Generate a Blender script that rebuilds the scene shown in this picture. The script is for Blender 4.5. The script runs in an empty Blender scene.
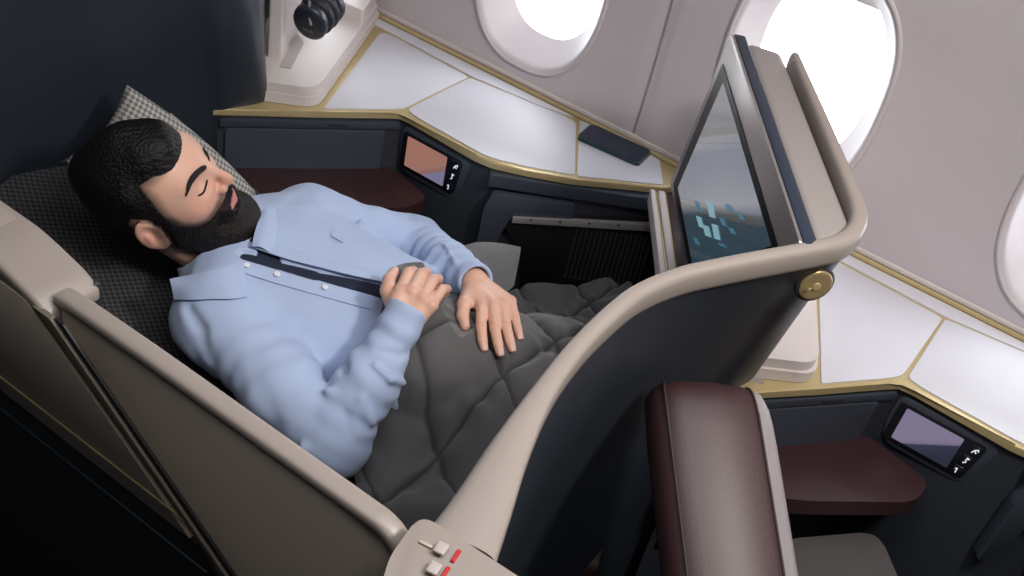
import bpy, bmesh, math, random
import numpy as np
from mathutils import Vector, Matrix
C = bpy.context.scene.collection
S = bpy.context.scene
random.seed(4)
# ---------------------------------------------------------------- camera
F0 = 1100.0
CAM = np.array([0, 0, 1.87])
def cam_axes(yaw, pitch, roll):
    F = np.array([-math.sin(yaw)*math.cos(pitch), math.cos(yaw)*math.cos(pitch), -math.sin(pitch)])
    R0 = np.cross(F, [0, 0, 1]); R0 /= np.linalg.norm(R0); U0 = np.cross(R0, F)
    c, s = math.cos(roll), math.sin(roll)
    return c*R0+s*U0, c*U0-s*R0, F
CR, CU, CF = cam_axes(math.radians(26.8), math.radians(38), math.radians(13))
cd = bpy.data.cameras.new('camera'); cam = bpy.data.objects.new('camera', cd); C.objects.link(cam)
cd.sensor_width = 36; cd.lens = F0/1024*36; cd.clip_start = .02
M4 = Matrix.Identity(4)
for i in range(3):
    M4[i][0] = CR[i]; M4[i][1] = CU[i]; M4[i][2] = -CF[i]; M4[i][3] = CAM[i]
cam.matrix_world = M4
S.camera = cam
def ray(x, y): return CF+CR*(x-512)/F0-CU*(y-288)/F0
def at(x, y, z):
    d = ray(x, y); return CAM+d*((z-CAM[2])/d[2])
def atY(x, y, Y):
    d = ray(x, y); return CAM+d*((Y-CAM[1])/d[1])
# ---------------------------------------------------------------- light
S.view_settings.view_transform = 'Standard'; S.view_settings.look = 'None'
S.view_settings.gamma = 1; S.view_settings.exposure = 0.0
w = bpy.data.worlds.new('sky'); S.world = w; w.use_nodes = True
bg = w.node_tree.nodes['Background']; bg.inputs[0].default_value = (.93, .96, 1, 1); bg.inputs[1].default_value = 6.0
def area(name, loc, target, sx, sy, power, col):
    l = bpy.data.lights.new(name, 'AREA'); l.shape = 'RECTANGLE'; l.size = sx; l.size_y = sy; l.energy = power; l.color = col
    o = bpy.data.objects.new(name, l); C.objects.link(o); o.location = loc
    o.rotation_euler = (Vector(target)-Vector(loc)).to_track_quat('-Z', 'Y').to_euler()
    o.visible_camera = True
    return o
area('ceiling_light_strip', (-.15, .55, 2.24), (-.60, 1.15, .6), 1.5, .30, 9, (1, .94, .88))
area('bin_light_strip', (-.30, 1.28, 2.14), (-.6, 1.30, .6), 1.7, .10, 7, (.82, .87, 1))
area('key_light', (.45, .95, 2.15), (-1.0, 1.15, .7), .22, .22, 17, (1, .92, .84))  # unseen key light added to brighten the man

# ---------------------------------------------------------------- materials
def mat(name, col, rough=.5, metal=0., bump=0., bscale=200., spec=.5, var=0., vscale=6., coat=0., sheen=0., sub=0.):
    m = bpy.data.materials.new(name); m.use_nodes = True
    nt = m.node_tree; b = nt.nodes['Principled BSDF']
    b.inputs['Base Color'].default_value = (*col, 1); b.inputs['Roughness'].default_value = rough
    b.inputs['Metallic'].default_value = metal; b.inputs['Specular IOR Level'].default_value = spec
    b.inputs['Coat Weight'].default_value = coat; b.inputs['Sheen Weight'].default_value = sheen
    tc = nt.nodes.new('ShaderNodeTexCoord')
    n = nt.nodes.new('ShaderNodeTexNoise'); n.inputs['Scale'].default_value = vscale; n.inputs['Detail'].default_value = 4
    nt.links.new(tc.outputs['Object'], n.inputs['Vector'])
    mx = nt.nodes.new('ShaderNodeMix'); mx.data_type = 'RGBA'
    mx.inputs[6].default_value = (*[c*(1-var) for c in col], 1); mx.inputs[7].default_value = (*[min(1, c*(1+var)) for c in col], 1)
    nt.links.new(n.outputs['Fac'], mx.inputs[0]); nt.links.new(mx.outputs[2], b.inputs['Base Color'])
    if bump:
        n2 = nt.nodes.new('ShaderNodeTexNoise'); n2.inputs['Scale'].default_value = bscale; n2.inputs['Detail'].default_value = 3
        nt.links.new(tc.outputs['Object'], n2.inputs['Vector'])
        bp = nt.nodes.new('ShaderNodeBump'); bp.inputs['Strength'].default_value = bump; bp.inputs['Distance'].default_value = .002
        nt.links.new(n2.outputs['Fac'], bp.inputs['Height']); nt.links.new(bp.outputs[0], b.inputs['Normal'])
    if sub:
        b.inputs['Subsurface Weight'].default_value = sub; b.inputs['Subsurface Radius'].default_value = (.01, .004, .002)
        b.inputs['Subsurface Scale'].default_value = .6
    m['b'] = 1
    return m
def emat(name, col, e):
    m = mat(name, col, .3); b = m.node_tree.nodes['Principled BSDF']
    b.inputs['Emission Color'].default_value = (*col, 1); b.inputs['Emission Strength'].default_value = e
    return m
def weave(name, c1, c2, cell, e1, e2, rough=.9, bump=.35):
    """small two-tone check aligned with the cloth directions e1, e2; cell size in metres"""
    m = mat(name, c1, rough); nt = m.node_tree; b = nt.nodes['Principled BSDF']
    tc = nt.nodes.new('ShaderNodeTexCoord'); cb = nt.nodes.new('ShaderNodeCombineXYZ'); cb.inputs[2].default_value = .5
    for k, e in enumerate((e1, e2)):
        d = nt.nodes.new('ShaderNodeVectorMath'); d.operation = 'DOT_PRODUCT'; d.inputs[1].default_value = tuple(np.array(e)/cell)
        nt.links.new(tc.outputs['Object'], d.inputs[0]); nt.links.new(d.outputs['Value'], cb.inputs[k])
    ck = nt.nodes.new('ShaderNodeTexChecker'); ck.inputs['Scale'].default_value = 1
    ck.inputs['Color1'].default_value = (*c1, 1); ck.inputs['Color2'].default_value = (*c2, 1)
    nt.links.new(cb.outputs[0], ck.inputs['Vector']); nt.links.new(ck.outputs['Color'], b.inputs['Base Color'])
    bp = nt.nodes.new('ShaderNodeBump'); bp.inputs['Strength'].default_value = bump; bp.inputs['Distance'].default_value = .0015
    nt.links.new(ck.outputs['Fac'], bp.inputs['Height']); nt.links.new(bp.outputs[0], b.inputs['Normal'])
    return m
LINING = mat('sidewall_lining', (.50, .462, .485), .45, var=.02, vscale=3)
LID = mat('white_laminate', (.62, .63, .70), .5, var=.02, vscale=20)
GOLD = mat('gold_trim', (.52, .42, .22), .38, .35)
DARK = mat('dark_slate_plastic', (.028, .034, .046), .5, bump=.08, bscale=600)
SHELL = mat('slate_shell_lining', (.022, .030, .042), .42, bump=.1, bscale=500)
BLACK = mat('black_recess', (.006, .006, .008), .6)
CAPM = mat('warm_white_plastic', (.28, .245, .222), .4, var=.02)
BOXM = mat('pinkish_white_plastic', (.62, .57, .56), .42, var=.02)
OLIVED = mat('olive_edge_strip', (.12, .105, .075), .6)
OLIVE = mat('beige_side_panel', (.42, .37, .305), .5, var=.04, vscale=4)
LATCHM = mat('latch_plastic', (.40, .36, .34), .4)
LEATHER = mat('brown_leather', (.038, .016, .018), .46, bump=.10, bscale=420, var=.15)
SEAM = mat('dark_seam', (.02, .012, .012), .7)
FABRIC = mat('grey_seat_fabric', (.085, .078, .078), .9, bump=.6, bscale=700, var=.1, vscale=300)
EDGEF = mat('light_grey_leather', (.24, .215, .225), .5, bump=.15, bscale=300)
WEAVE = weave('dark_woven_seat_cover', (.014, .014, .017), (.060, .059, .062), .0068, (.93, .368, -.2), (-.368, .93, 0))
SILVER = mat('brushed_silver', (.38, .355, .35), .35, .75)
HOUS = mat('champagne_housing', (.36, .33, .315), .4, .35)
NAVYB = mat('blue_black_band', (.018, .028, .048), .35)
GLASSB = mat('black_bezel_glass', (.004, .005, .007), .45, spec=.2)
CARPET = mat('dark_carpet', (.012, .014, .022), .95, bump=.5, bscale=400, var=.3, vscale=60)
BRASS = mat('brass_badge', (.55, .42, .22), .35, .6)
RED = mat('red_mark', (.45, .01, .012), .4)
WHITE = mat('white_mark', (.75, .74, .73), .5)
STEEL = mat('steel_rail', (.48, .45, .44), .35, .5)
def vcol(m, name='Col'):
    nt = m.node_tree; a = nt.nodes.new('ShaderNodeAttribute'); a.attribute_name = name
    nt.links.new(a.outputs['Color'], nt.nodes['Principled BSDF'].inputs['Base Color']); return m
SKIN = vcol(mat('skin', (.6, .35, .25), .45, bump=.12, bscale=900, sub=.12))
SHIRT = mat('pale_blue_cotton', (.42, .53, .76), .85, bump=.25, bscale=900, var=.05, vscale=8, sheen=.15)
UNDER = mat('navy_undershirt', (.015, .022, .045), .9, bump=.3, bscale=600)
BUTTON = mat('pearl_button', (.75, .78, .82), .3)
def hairmat(name, col, scale, d):
    m = mat(name, col, .5, spec=.3); nt = m.node_tree; b = nt.nodes['Principled BSDF']
    tc = nt.nodes.new('ShaderNodeTexCoord'); mp = nt.nodes.new('ShaderNodeMapping')
    mp.inputs['Rotation'].default_value = d; mp.inputs['Scale'].default_value = scale
    nt.links.new(tc.outputs['Object'], mp.inputs['Vector'])
    n = nt.nodes.new('ShaderNodeTexNoise'); n.inputs['Scale'].default_value = 1; n.inputs['Detail'].default_value = 5
    nt.links.new(mp.outputs[0], n.inputs['Vector'])
    bp = nt.nodes.new('ShaderNodeBump'); bp.inputs['Strength'].default_value = .9; bp.inputs['Distance'].default_value = .004
    nt.links.new(n.outputs['Fac'], bp.inputs['Height']); nt.links.new(bp.outputs[0], b.inputs['Normal'])
    cr = nt.nodes.new('ShaderNodeValToRGB'); cr.color_ramp.elements[0].position = .35; cr.color_ramp.elements[1].position = .75
    cr.color_ramp.elements[0].color = (*[c*.4 for c in col], 1); cr.color_ramp.elements[1].color = (*[c*2.2 for c in col], 1)
    nt.links.new(n.outputs['Fac'], cr.inputs[0]); nt.links.new(cr.outputs[0], b.inputs['Base Color'])
    return m
HAIR = hairmat('black_hair', (.005, .0045, .005), (260, 50, 260), (.3, .2, .5))
BEARD = hairmat('dark_brown_beard', (.007, .005, .0045), (300, 300, 90), (.5, .3, 0))
def quiltmat():
    m = mat('grey_quilted_blanket', (.075, .075, .079), .7, bump=.5, bscale=900, var=.12, vscale=25, sheen=.3)
    return m
QUILT = vcol(quiltmat()); QUILT2 = quiltmat()

# ---------------------------------------------------------------- mesh helpers
def obj(name, me, m, parent=None, sharp=35):
    if isinstance(me, bmesh.types.BMesh):
        bmesh.ops.recalc_face_normals(me, faces=me.faces)
        d = bpy.data.meshes.new(name); me.to_mesh(d); me.free(); me = d
    me.materials.clear(); me.materials.append(m)
    me.shade_smooth()
    if sharp: me.set_sharp_from_angle(angle=math.radians(sharp))
    o = bpy.data.objects.new(name, me); C.objects.link(o)
    if parent: o.parent = parent; o.matrix_parent_inverse = Matrix.Translation(parent.location).inverted() if parent.type == 'EMPTY' else Matrix.Identity(4)
    return o
def thing(name, label, cat, loc=(0, 0, 0), group=None):
    o = bpy.data.objects.new(name, None); C.objects.link(o); o.location = loc; o.empty_display_size = .05
    return tag(o, label, cat, group)
def tag(o, label, cat, group=None):
    o['label'] = label; o['category'] = cat
    if group: o['group'] = group
    return o
def struct(o): o['kind'] = 'structure'; return o
def bev(bm, w, seg=3, edges=None):
    if w: bmesh.ops.bevel(bm, geom=list(edges or bm.edges), offset=w, segments=seg, affect='EDGES', profile=.5, clamp_overlap=True)
    return bm
def box(c, s, bw=.004, axes=None, bm=None, seg=3):
    """box with centre c, size s along axes"""
    t = bmesh.new(); bmesh.ops.create_cube(t, size=1)
    A = np.array(axes if axes is not None else np.eye(3), float)
    for v in t.verts:
        p = np.array(c)+sum(A[i]*s[i]*v.co[i] for i in range(3)); v.co = Vector(p)
    bev(t, bw, seg)
    return merge(bm, t)
def merge(bm, t):
    if bm is None: return t
    me = bpy.data.meshes.new('tmp'); t.to_mesh(me); t.free(); bm.from_mesh(me); bpy.data.meshes.remove(me)
    return bm
def prism(poly, z0, z1, bw=.003, bm=None, seg=3, vertical=True):
    """vertical prism; z0/z1 floats; poly list of (x,y)"""
    t = bmesh.new()
    a = [t.verts.new((p[0], p[1], z0)) for p in poly]; b = [t.verts.new((p[0], p[1], z1)) for p in poly]
    n = len(poly)
    t.faces.new(a[::-1]); top = t.faces.new(b)
    for i in range(n): t.faces.new((a[i], a[(i+1) % n], b[(i+1) % n], b[i]))
    if bw: bev(t, bw, seg, [e for e in t.edges if (e.verts[0].co.z > z1-1e-5 and e.verts[1].co.z > z1-1e-5) or (vertical and abs(e.verts[0].co.z-e.verts[1].co.z) > 1e-4)])
    return merge(bm, t)
def slab(pts, nrm, th, bw=.002, bm=None, seg=2):
    """planar polygon (3d pts) extruded by th along nrm"""
    t = bmesh.new(); n = np.array(nrm, float); n /= np.linalg.norm(n)
    a = [t.verts.new(Vector(np.array(p))) for p in pts]; b = [t.verts.new(Vector(np.array(p)+n*th)) for p in pts]
    k = len(pts); t.faces.new(a[::-1]); t.faces.new(b)
    for i in range(k): t.faces.new((a[i], a[(i+1) % k], b[(i+1) % k], b[i]))
    bmesh.ops.recalc_face_normals(t, faces=t.faces)
    bev(t, bw, seg)
    return merge(bm, t)
def roundpoly(poly, r, k=6):
    """round the corners of a 2-D/3-D polygon"""
    out = []; n = len(poly); P = [np.array(p, float) for p in poly]
    rr = r if hasattr(r, '__len__') else [r]*n
    for i in range(n):
        p = P[i]; a = P[i-1]-p; b = P[(i+1) % n]-p; la, lb = np.linalg.norm(a), np.linalg.norm(b)
        q = min(rr[i], la*.45, lb*.45)
        if q < 1e-5: out.append(p); continue
        A = p+a/la*q; B = p+b/lb*q
        for j in range(k+1):
            t = j/k; out.append((1-t)**2*A+2*t*(1-t)*p+t*t*B)
    return out
def spline(P, n):
    P = np.array(P, float); m = len(P); out = []
    Q = np.vstack([2*P[0]-P[1], P, 2*P[-1]-P[-2]])
    for i in range(n):
        u = i/(n-1)*(m-1); k = min(int(u), m-2); t = u-k
        a, b, c, d = Q[k], Q[k+1], Q[k+2], Q[k+3]
        out.append(.5*((2*b)+(-a+c)*t+(2*a-5*b+4*c-d)*t*t+(-a+3*b-3*c+d)*t**3))
    return np.array(out)
def rings(R, closed_ring=True, caps=True, bm=None):
    t = bmesh.new(); V = [[t.verts.new(Vector(p)) for p in r] for r in R]; n = len(R[0])
    for i in range(len(R)-1):
        for j in range(n if closed_ring else n-1):
            k = (j+1) % n; t.faces.new((V[i][j], V[i][k], V[i+1][k], V[i+1][j]))
    if caps and closed_ring: t.faces.new(V[0][::-1]); t.faces.new(V[-1])
    return merge(bm, t)
def tube(path, r, n=10, bm=None, caps=True):
    P = np.array(path, float); R = []; rr = r if hasattr(r, '__len__') else [r]*len(P)
    T = np.gradient(P, axis=0); T /= np.linalg.norm(T, axis=1)[:, None]
    u = np.cross(T[0], [0, 0, 1.]);
    if np.linalg.norm(u) < .1: u = np.cross(T[0], [0, 1., 0])
    for i in range(len(P)):
        u = u-T[i]*(u@T[i]); u /= np.linalg.norm(u); v = np.cross(T[i], u)
        R.append([P[i]+rr[i]*(math.cos(a)*u+math.sin(a)*v) for a in np.linspace(0, 2*math.pi, n, endpoint=False)])
    return rings(R, bm=bm, caps=caps)
def patch(G, th=.002, bm=None):
    """grid of 3d points -> thin solid"""
    G = np.array(G, float); n, m, _ = G.shape
    du = np.gradient(G, axis=0); dv = np.gradient(G, axis=1); N = np.cross(du, dv); N /= (np.linalg.norm(N, axis=2)[..., None]+1e-9)
    t = bmesh.new(); A = [[t.verts.new(Vector(G[i, j])) for j in range(m)] for i in range(n)]
    B = [[t.verts.new(Vector(G[i, j]-N[i, j]*th)) for j in range(m)] for i in range(n)]
    for i in range(n-1):
        for j in range(m-1):
            t.faces.new((A[i][j], A[i+1][j], A[i+1][j+1], A[i][j+1])); t.faces.new((B[i][j], B[i][j+1], B[i+1][j+1], B[i+1][j]))
    for i in range(n-1):
        t.faces.new((A[i][0], B[i][0], B[i+1][0], A[i+1][0])); t.faces.new((A[i][-1], A[i+1][-1], B[i+1][-1], B[i][-1]))
    for j in range(m-1):
        t.faces.new((A[0][j], A[0][j+1], B[0][j+1], B[0][j])); t.faces.new((A[-1][j], B[-1][j], B[-1][j+1], A[-1][j+1]))
    return merge(bm, t)
def disc(c, n, rx, ry, th, r_, up=(0, 0, 1)):
    """rounded elliptical cup: lathe-like loft along n"""
    c = U3(c, float); n = U3(n, float); n /= np.linalg.norm(n); u = U3(up, float); u -= n*(u@n); u /= np.linalg.norm(u); v = np.cross(n, u)
    R = []
    for k in range(7):
        a = math.pi/2*k/6; s = 1-r_*(1-math.sin(a)); h = -th/2+th*.35*(1-math.cos(a))
        R.append([c+n*h+u*ry*s*math.cos(q)+v*rx*s*math.sin(q) for q in np.linspace(0, 2*math.pi, 28, endpoint=False)])
    for k in range(6, -1, -1):
        a = math.pi/2*k/6; s = 1-r_*(1-math.sin(a)); h = th/2-th*.35*(1-math.cos(a))
        R.append([c+n*h+u*ry*s*math.cos(q)+v*rx*s*math.sin(q) for q in np.linspace(0, 2*math.pi, 28, endpoint=False)])
    return rings(R)
def copy_tree(o, dx, dy=0):
    c = o.copy(); C.objects.link(c); c.location = (o.location.x+dx, o.location.y+dy, o.location.z)
    def rec(src, dst):
        for ch in list(src.children):
            k = ch.copy(); C.objects.link(k); k.parent = dst; k.matrix_parent_inverse = ch.matrix_parent_inverse.copy()
            if 'label' in ch: k['label'] = ch['label']
            rec(ch, k)
    rec(o, c); return c
PITCH = 1.12
U3 = np.array
FWD = U3([.83, .557, 0]); LAT = U3([-.557, .83, 0]); UP = U3([0, 0, 1.])

# ================================================================ SETTING
o = struct(obj('floor', box((0, .6, -.02), (7, 4.2, .04), 0), CARPET))
WX = [-1.085, -.485, .115]; WZ = .985; WH = .232; WW = .157
prof = [(.60, 1.945), (.70, 1.945), (.80, 1.952), (.95, 1.955), (1.1, 1.948), (1.3, 1.92), (1.5, 1.86), (1.7, 1.765), (1.9, 1.62), (2.1, 1.42), (2.25, 1.2), (2.32, 1.0)]
pz = U3([p[0] for p in prof]); py = U3([p[1] for p in prof])
def wallY(z): return float(np.interp(z, pz, py))
def sup(a, ex=2.5):
    c, s = math.cos(a), math.sin(a)
    return math.copysign(abs(c)**(2/ex), c), math.copysign(abs(s)**(2/ex), s)
bm = bmesh.new(); NS = 72
Z0, Z1 = .60, 1.5
for cx in WX+[WX[0]-.6, WX[0]-1.2, WX[2]+.6, WX[2]+1.2]:
    hole = True
    R = []
    K = 9
    for k in range(K+1):
        t = k/K; ring = []
        for j in range(NS):
            a = 2*math.pi*j/NS; sx, sz = sup(a)
            x0, z0 = sx*WW, sz*WH
            m = max(abs(math.cos(a))/.3, abs(math.sin(a))/((Z1-WZ) if math.sin(a) > 0 else (WZ-Z0)))
            x1, z1 = math.cos(a)/m, math.sin(a)/m
            x = cx+x0*(1-t)+x1*t; z = WZ+z0*(1-t)+z1*t
            y = wallY(z)
            if k == K and abs(abs(x1)-.3) < 1e-4 and (abs(x-(-.785)) < .01 or abs(x-(-.785-1.2)) < .01 or abs(x-.415) < .01): y += .006
            if k == 0: y -= .004
            if k == 0: pass
            ring.append((x, y, z))
        R.append(ring)
        if k == 0:   # rolled lip
            R[0] = [(cx+(p[0]-cx)*1.0, p[1], p[2]) for p in ring]
            R.append([(cx+(p[0]-cx)*1.035, p[1]-.0035, WZ+(p[2]-WZ)*1.025) for p in ring])
            R.append([(cx+(p[0]-cx)*1.06, p[1]+.003, WZ+(p[2]-WZ)*1.045) for p in ring])
    # make middle rings monotone: drop the first regular ring after the lip
    del R[3]
    pre = []
    for sc, dy in ((.76, .075), (.775, .07), (.87, .045), (.97, .010)):
        pre.append([(cx+(p[0]-cx)*sc, p[1]+dy, WZ+(p[2]-WZ)*(sc+.03 if sc < .9 else sc)) for p in R[0]])
    bm = rings(pre+R, caps=False, bm=bm)
xa, xb = WX[0]-1.5, WX[2]+1.5
zz = list(np.linspace(1.5, 2.32, 14))
bm = rings([[(x, wallY(z), z) for z in zz] for x in np.linspace(xa, xb, 15)], closed_ring=False, bm=bm)
bm = rings([[(x, 1.945, z) for z in (0, .3, .6)] for x in (xa, xb)], closed_ring=False, bm=bm)
bmesh.ops.remove_doubles(bm, verts=bm.verts, dist=.0004)
struct(obj('wall_window_side', bm, LINING, sharp=50))
struct(obj('ceiling', box((-.4, -.3, 2.34), (5.2, 2.8, .04), 0), LINING))
struct(obj('wall_far_aisle', box((-.4, -1.6, 1.15), (5.2, .04, 2.4), 0), DARK))
struct(obj('wall_aft', box((-2.75, .2, 1.15), (.04, 3.7, 2.4), 0), DARK))
struct(obj('wall_fore', box((1.9, .2, 1.15), (.04, 3.7, 2.4), 0), DARK))
zs_ = np.linspace(.715, 2.2, 30)
struct(obj('trim_3', tube([(-.785, wallY(z)+.0065, z) for z in zs_], .0035, 6), mat('panel_joint', (.24, .22, .23), .6)))
# cabin window rims and panes
PANE = bpy.data.materials.new('window_acrylic'); PANE.use_nodes = True
pb = PANE.node_tree.nodes['Principled BSDF']; pb.inputs['Transmission Weight'].default_value = 1; pb.inputs['Roughness'].default_value = 0; pb.inputs['IOR'].default_value = 1.02; pb.inputs['Base Color'].default_value = (1, 1, 1, 1)
RIM = mat('window_rim', (.55, .51, .51), .4); SHADE = mat('window_shade', (.50, .47, .46), .5)
for i, cx in enumerate(WX):
    t = bmesh.new()
    path = [(cx+sup(a)[0]*WW*1.045, wallY(WZ+sup(a)[1]*WH*1.035)-.004, WZ+sup(a)[1]*WH*1.035) for a in np.linspace(0, 2*math.pi, 73)]
    o = struct(obj('window_%d' % (i+1), tube(path, .0045, 8, caps=False), RIM))
    pts = [(cx+sup(a)[0]*WW*.775, wallY(WZ)+.078, WZ+sup(a)[1]*WH*.805) for a in np.linspace(0, 2*math.pi, 48, endpoint=False)]
    obj('pane', slab(pts, (0, 1, 0), .003, 0), PANE, o)
    zt = WZ+WH*.74
    pts = roundpoly([(cx-WW*.78, wallY(WZ)+.070, zt+.05), (cx-WW*.78, wallY(WZ)+.070, zt-.02), (cx+WW*.78, wallY(WZ)+.070, zt-.02), (cx+WW*.78, wallY(WZ)+.070, zt+.05)], .01)
    obj('window_shade', slab(pts, (0, 1, 0), .004, 0), SHADE, o)

# ================================================================ SIDE CONSOLES
ZC = .70
P0, P1, P2, P3, P4, P5 = [(-1.415, 1.354), (-1.28, 1.51), (-1.172, 1.642), (-.941, 1.640), (-.788, 1.724), (-.640, 1.850)]
SEAMX, YB, YWL = -1.172, 1.880, 1.932
front = [P0, P1, (-1.19, 1.620), (-1.172, 1.640), (-1.15, 1.6435), (-.97, 1.636), (-.93, 1.642), (-.866, 1.675), P4, P5]
def inset(poly, d):
    """offset polygon inward (ccw or cw)"""
    P = [np.array(p) for p in poly]; n = len(P); ar = sum(P[i][0]*P[(i+1) % n][1]-P[(i+1) % n][0]*P[i][1] for i in range(n))
    sg = 1 if ar > 0 else -1; out = []
    for i in range(n):
        a = P[i]-P[i-1]; b = P[(i+1) % n]-P[i]; a = a/np.linalg.norm(a); b = b/np.linalg.norm(b)
        na = sg*U3([-a[1], a[0]]); nb = sg*U3([-b[1], b[0]]); m = na+nb; m /= (m@na)
        out.append(tuple(P[i]+m*d))
    return out
con = thing('side_console', 'angular side console with white lids and gold edging beside the sleeping man', 'console', (-1.0, 1.75, 0), 'side consoles along the cabin wall')
body = [(p[0], p[1]+.006) for p in front]+[(-.60, 1.94), (-1.53, 1.94)]
o = obj('body', prism(body, 0, .684, .002, vertical=False), DARK, con)
top = [(p[0]-.002, p[1]-.003) for p in front]+[(-.60, 1.945), (-1.53, 1.945)]
obj('gold_edge', prism(top, .684, .6985, .005, vertical=False), GOLD, con)
def lid(name, poly, r, label=None, z1=.7015, parent=con):
    q = roundpoly(inset(poly, -.0015), r)
    o = obj(name, prism(q, .690, z1, .0015, vertical=False, seg=2), LID, parent)
    if label: o['label'] = label
    return o
g = .010
lid('lid', [(-1.281, 1.527), (-1.203, 1.622), (-1.181, 1.653), (-1.176, YB-.002), (-1.434, YB+.008)], [.004, .03, .02, .008, .03])
lid('lid', [(-1.169, 1.658), (-1.140, 1.652), (-.965, 1.646), (-.935, 1.653), (-.870, 1.686), (-.797, 1.733), (-.905, 1.910), (-.935, 1.913), (-1.00, 1.902), (-1.168, YB-.002)], [.01, .02, .03, .02, .02, .006, .02, .02, .02, .006])
lid('top_panel', [(-.789, 1.736), (-.652, 1.850), (-.703, 1.928), (-.903, 1.928)], [.004, .004, .002, .006])
lid('back_strip', [(-1.465, YB+.022), (-1.17, YB+.0105), (-.99, 1.911), (-.93, 1.9285), (-1.50, 1.9285)], .002)
# fascia details on the faces
def facep(A, B, pts, off=0.0):
    A = U3([*A, 0.]); B = U3([*B, 0.]); d = (B-A); L = np.linalg.norm(d); d /= L; n = U3([d[1], -d[0], 0])
    return [A+d*s+UP*z+n*off for s, z in pts], n
def panel_on(name, A, B, pts, off, th, m, parent, r=.008, bw=.0015):
    q, n = facep(A, B, pts, off); q = roundpoly(q, r, 5)
    return obj(name, slab(q, n, th, bw), m, parent)
PANEL = mat('console_door_plastic', (.045, .055, .075), .42)
panel_on('storage_door', P0, P2, [(.02, .655), (.345, .655), (.345, .645), (.335, .30), (.02, .30)], -.008, .011, PANEL, con, .012)
panel_on('upper_fascia', P0, P2, [(.01, .675), (.375, .675), (.375, .659), (.01, .659)], -.006, .009, PANEL, con, .002)
panel_on('latch', P0, P2, [(.225, .672), (.265, .672), (.265, .663), (.225, .663)], .002, .0025, DARK, con, .002)
bz = panel_on('control_panel', (-1.172, 1.65), (-.92, 1.65), [(.004, .672), (.19, .672), (.175, .60), (.16, .562), (.02, .562), (.004, .60)], -.004, .012, PANEL, con, .022, .004)
BEZ = mat('panel_bezel', (.010, .012, .018), .25)
pc = panel_on('panel_bezel', (-1.172, 1.65), (-.92, 1.65), [(.012, .662), (.170, .662), (.158, .573), (.012, .573)], .005, .005, BEZ, con, .012, .002)
scr = mat('console_screen', (.4, .22, .17), .25)
nt = scr.node_tree; b = nt.nodes['Principled BSDF']
tc = nt.nodes.new('ShaderNodeTexCoord'); mp = nt.nodes.new('ShaderNodeSeparateXYZ'); nt.links.new(tc.outputs['Generated'], mp.inputs[0])
ma = nt.nodes.new('ShaderNodeMath'); ma.operation = 'SUBTRACT'; nt.links.new(mp.outputs[0], ma.inputs[0]); nt.links.new(mp.outputs[2], ma.inputs[1])
cr = nt.nodes.new('ShaderNodeValToRGB'); e = cr.color_ramp.elements
e[0].position = 0; e[0].color = (.42, .20, .15, 1); e[1].position = .55; e[1].color = (.23, .21, .36, 1)
x = e.new(.25); x.color = (.40, .21, .17, 1); x = e.new(.42); x.color = (.33, .14, .12, 1); x = e.new(.46); x.color = (.25, .21, .33, 1)
nt.links.new(ma.outputs[0], cr.inputs[0]); nt.links.new(cr.outputs[0], b.inputs['Emission Color']); b.inputs['Emission Strength'].default_value = .75
b.inputs['Base Color'].default_value = (.02, .02, .02, 1)
for l in list(b.inputs['Base Color'].links): nt.links.remove(l)
panel_on('screen', (-1.172, 1.65), (-.92, 1.65), [(.026, .655), (.130, .655), (.130, .583), (.026, .583)], .0095, .002, scr, con, .003, 0)
ICON = emat('icon_glow', (.75, .78, .85), .5)
for k, (zc) in enumerate((.590, .617, .645)):
    q, n = facep((-1.172, 1.65), (-.92, 1.65), [], 0)
    c = U3([-1.172+.146+.004*k, 1.65-.0108, zc]); t = None
    bt = obj('button', box(c+U3([0, .0012, 0]), (.016, .002, .020), .0008), BEZ, con)
    if k == 0: seq = [[(-.001, -.006), (-.001, .004)], [(-.001, .004), (-.004, .002)]]
    elif k == 1: seq = [[(-.003, -.006), (.001, -.002), (-.001, .002), (.002, .006)], [(-.001, .007), (.004, .006)]]
    else: seq = [[(-.004, -.006), (-.001, .001), (.004, .005)], [(-.001, .001), (.003, -.004)], [(.004, .005), (.005, .001)]]
    for s_ in seq: t = tube([c+U3([a, -.001, z_]) for a, z_ in s_], .0012, 5, bm=t)
    obj('icon', t, ICON, bt)
# lower door beneath the middle lids and the stowed tray table
q4 = ((-.941, 1.646), (-.640, 1.856))
panel_on('storage_door', *q4, [(.012, .640), (.185, .640), (.185, .590), (.06, .590), (.02, .45), (-.0, .45), (-.0, .60)], .008, .024, PANEL, con, .01)
panel_on('upper_fascia', *q4, [(.0, .680), (.365, .680), (.365, .652), (.0, .652)], .006, .022, PANEL, con, .002)
panel_on('tray_slot', *q4, [(.05, .596), (.362, .62), (.362, .30), (.15, .30), (.09, .50), (.05, .560)], 0.0, .028, BLACK, con, .004, .001)
RIB = mat('ribbed_footwell_lining', (.03, .028, .03), .8)
t = None
for k in range(16):
    q, n = facep(*q4, [], 0); A = U3([-.941, 1.646, 0]); d = U3([.301, .21, 0]); d = d/np.linalg.norm(d); nn = U3([d[1], -d[0], 0])
    c = A+d*(.20+.0105*k)+UP*.52+nn*.030
    t = box(c, (.004, .003, .13), .001, [d, nn, UP], t, 1)
obj('ribbed_lining', t, RIB, con)
q, n = facep(*q4, [(.062, .592), (.355, .626), (.355, .608), (.062, .578)], .028)
o = obj('tray_rail', slab(q, n, .010, .001), STEEL, con); o['label'] = 'metal rail of the stowed tray table with small screws'
for s_ in (.10, .16, .22, .28):
    q, n = facep(*q4, [(s_, .588+(s_-.062)*.11)], .0382)
    obj('rail_screw', disc(q[0], n, .0025, .0025, .0015, .2), BLACK, o)

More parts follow.
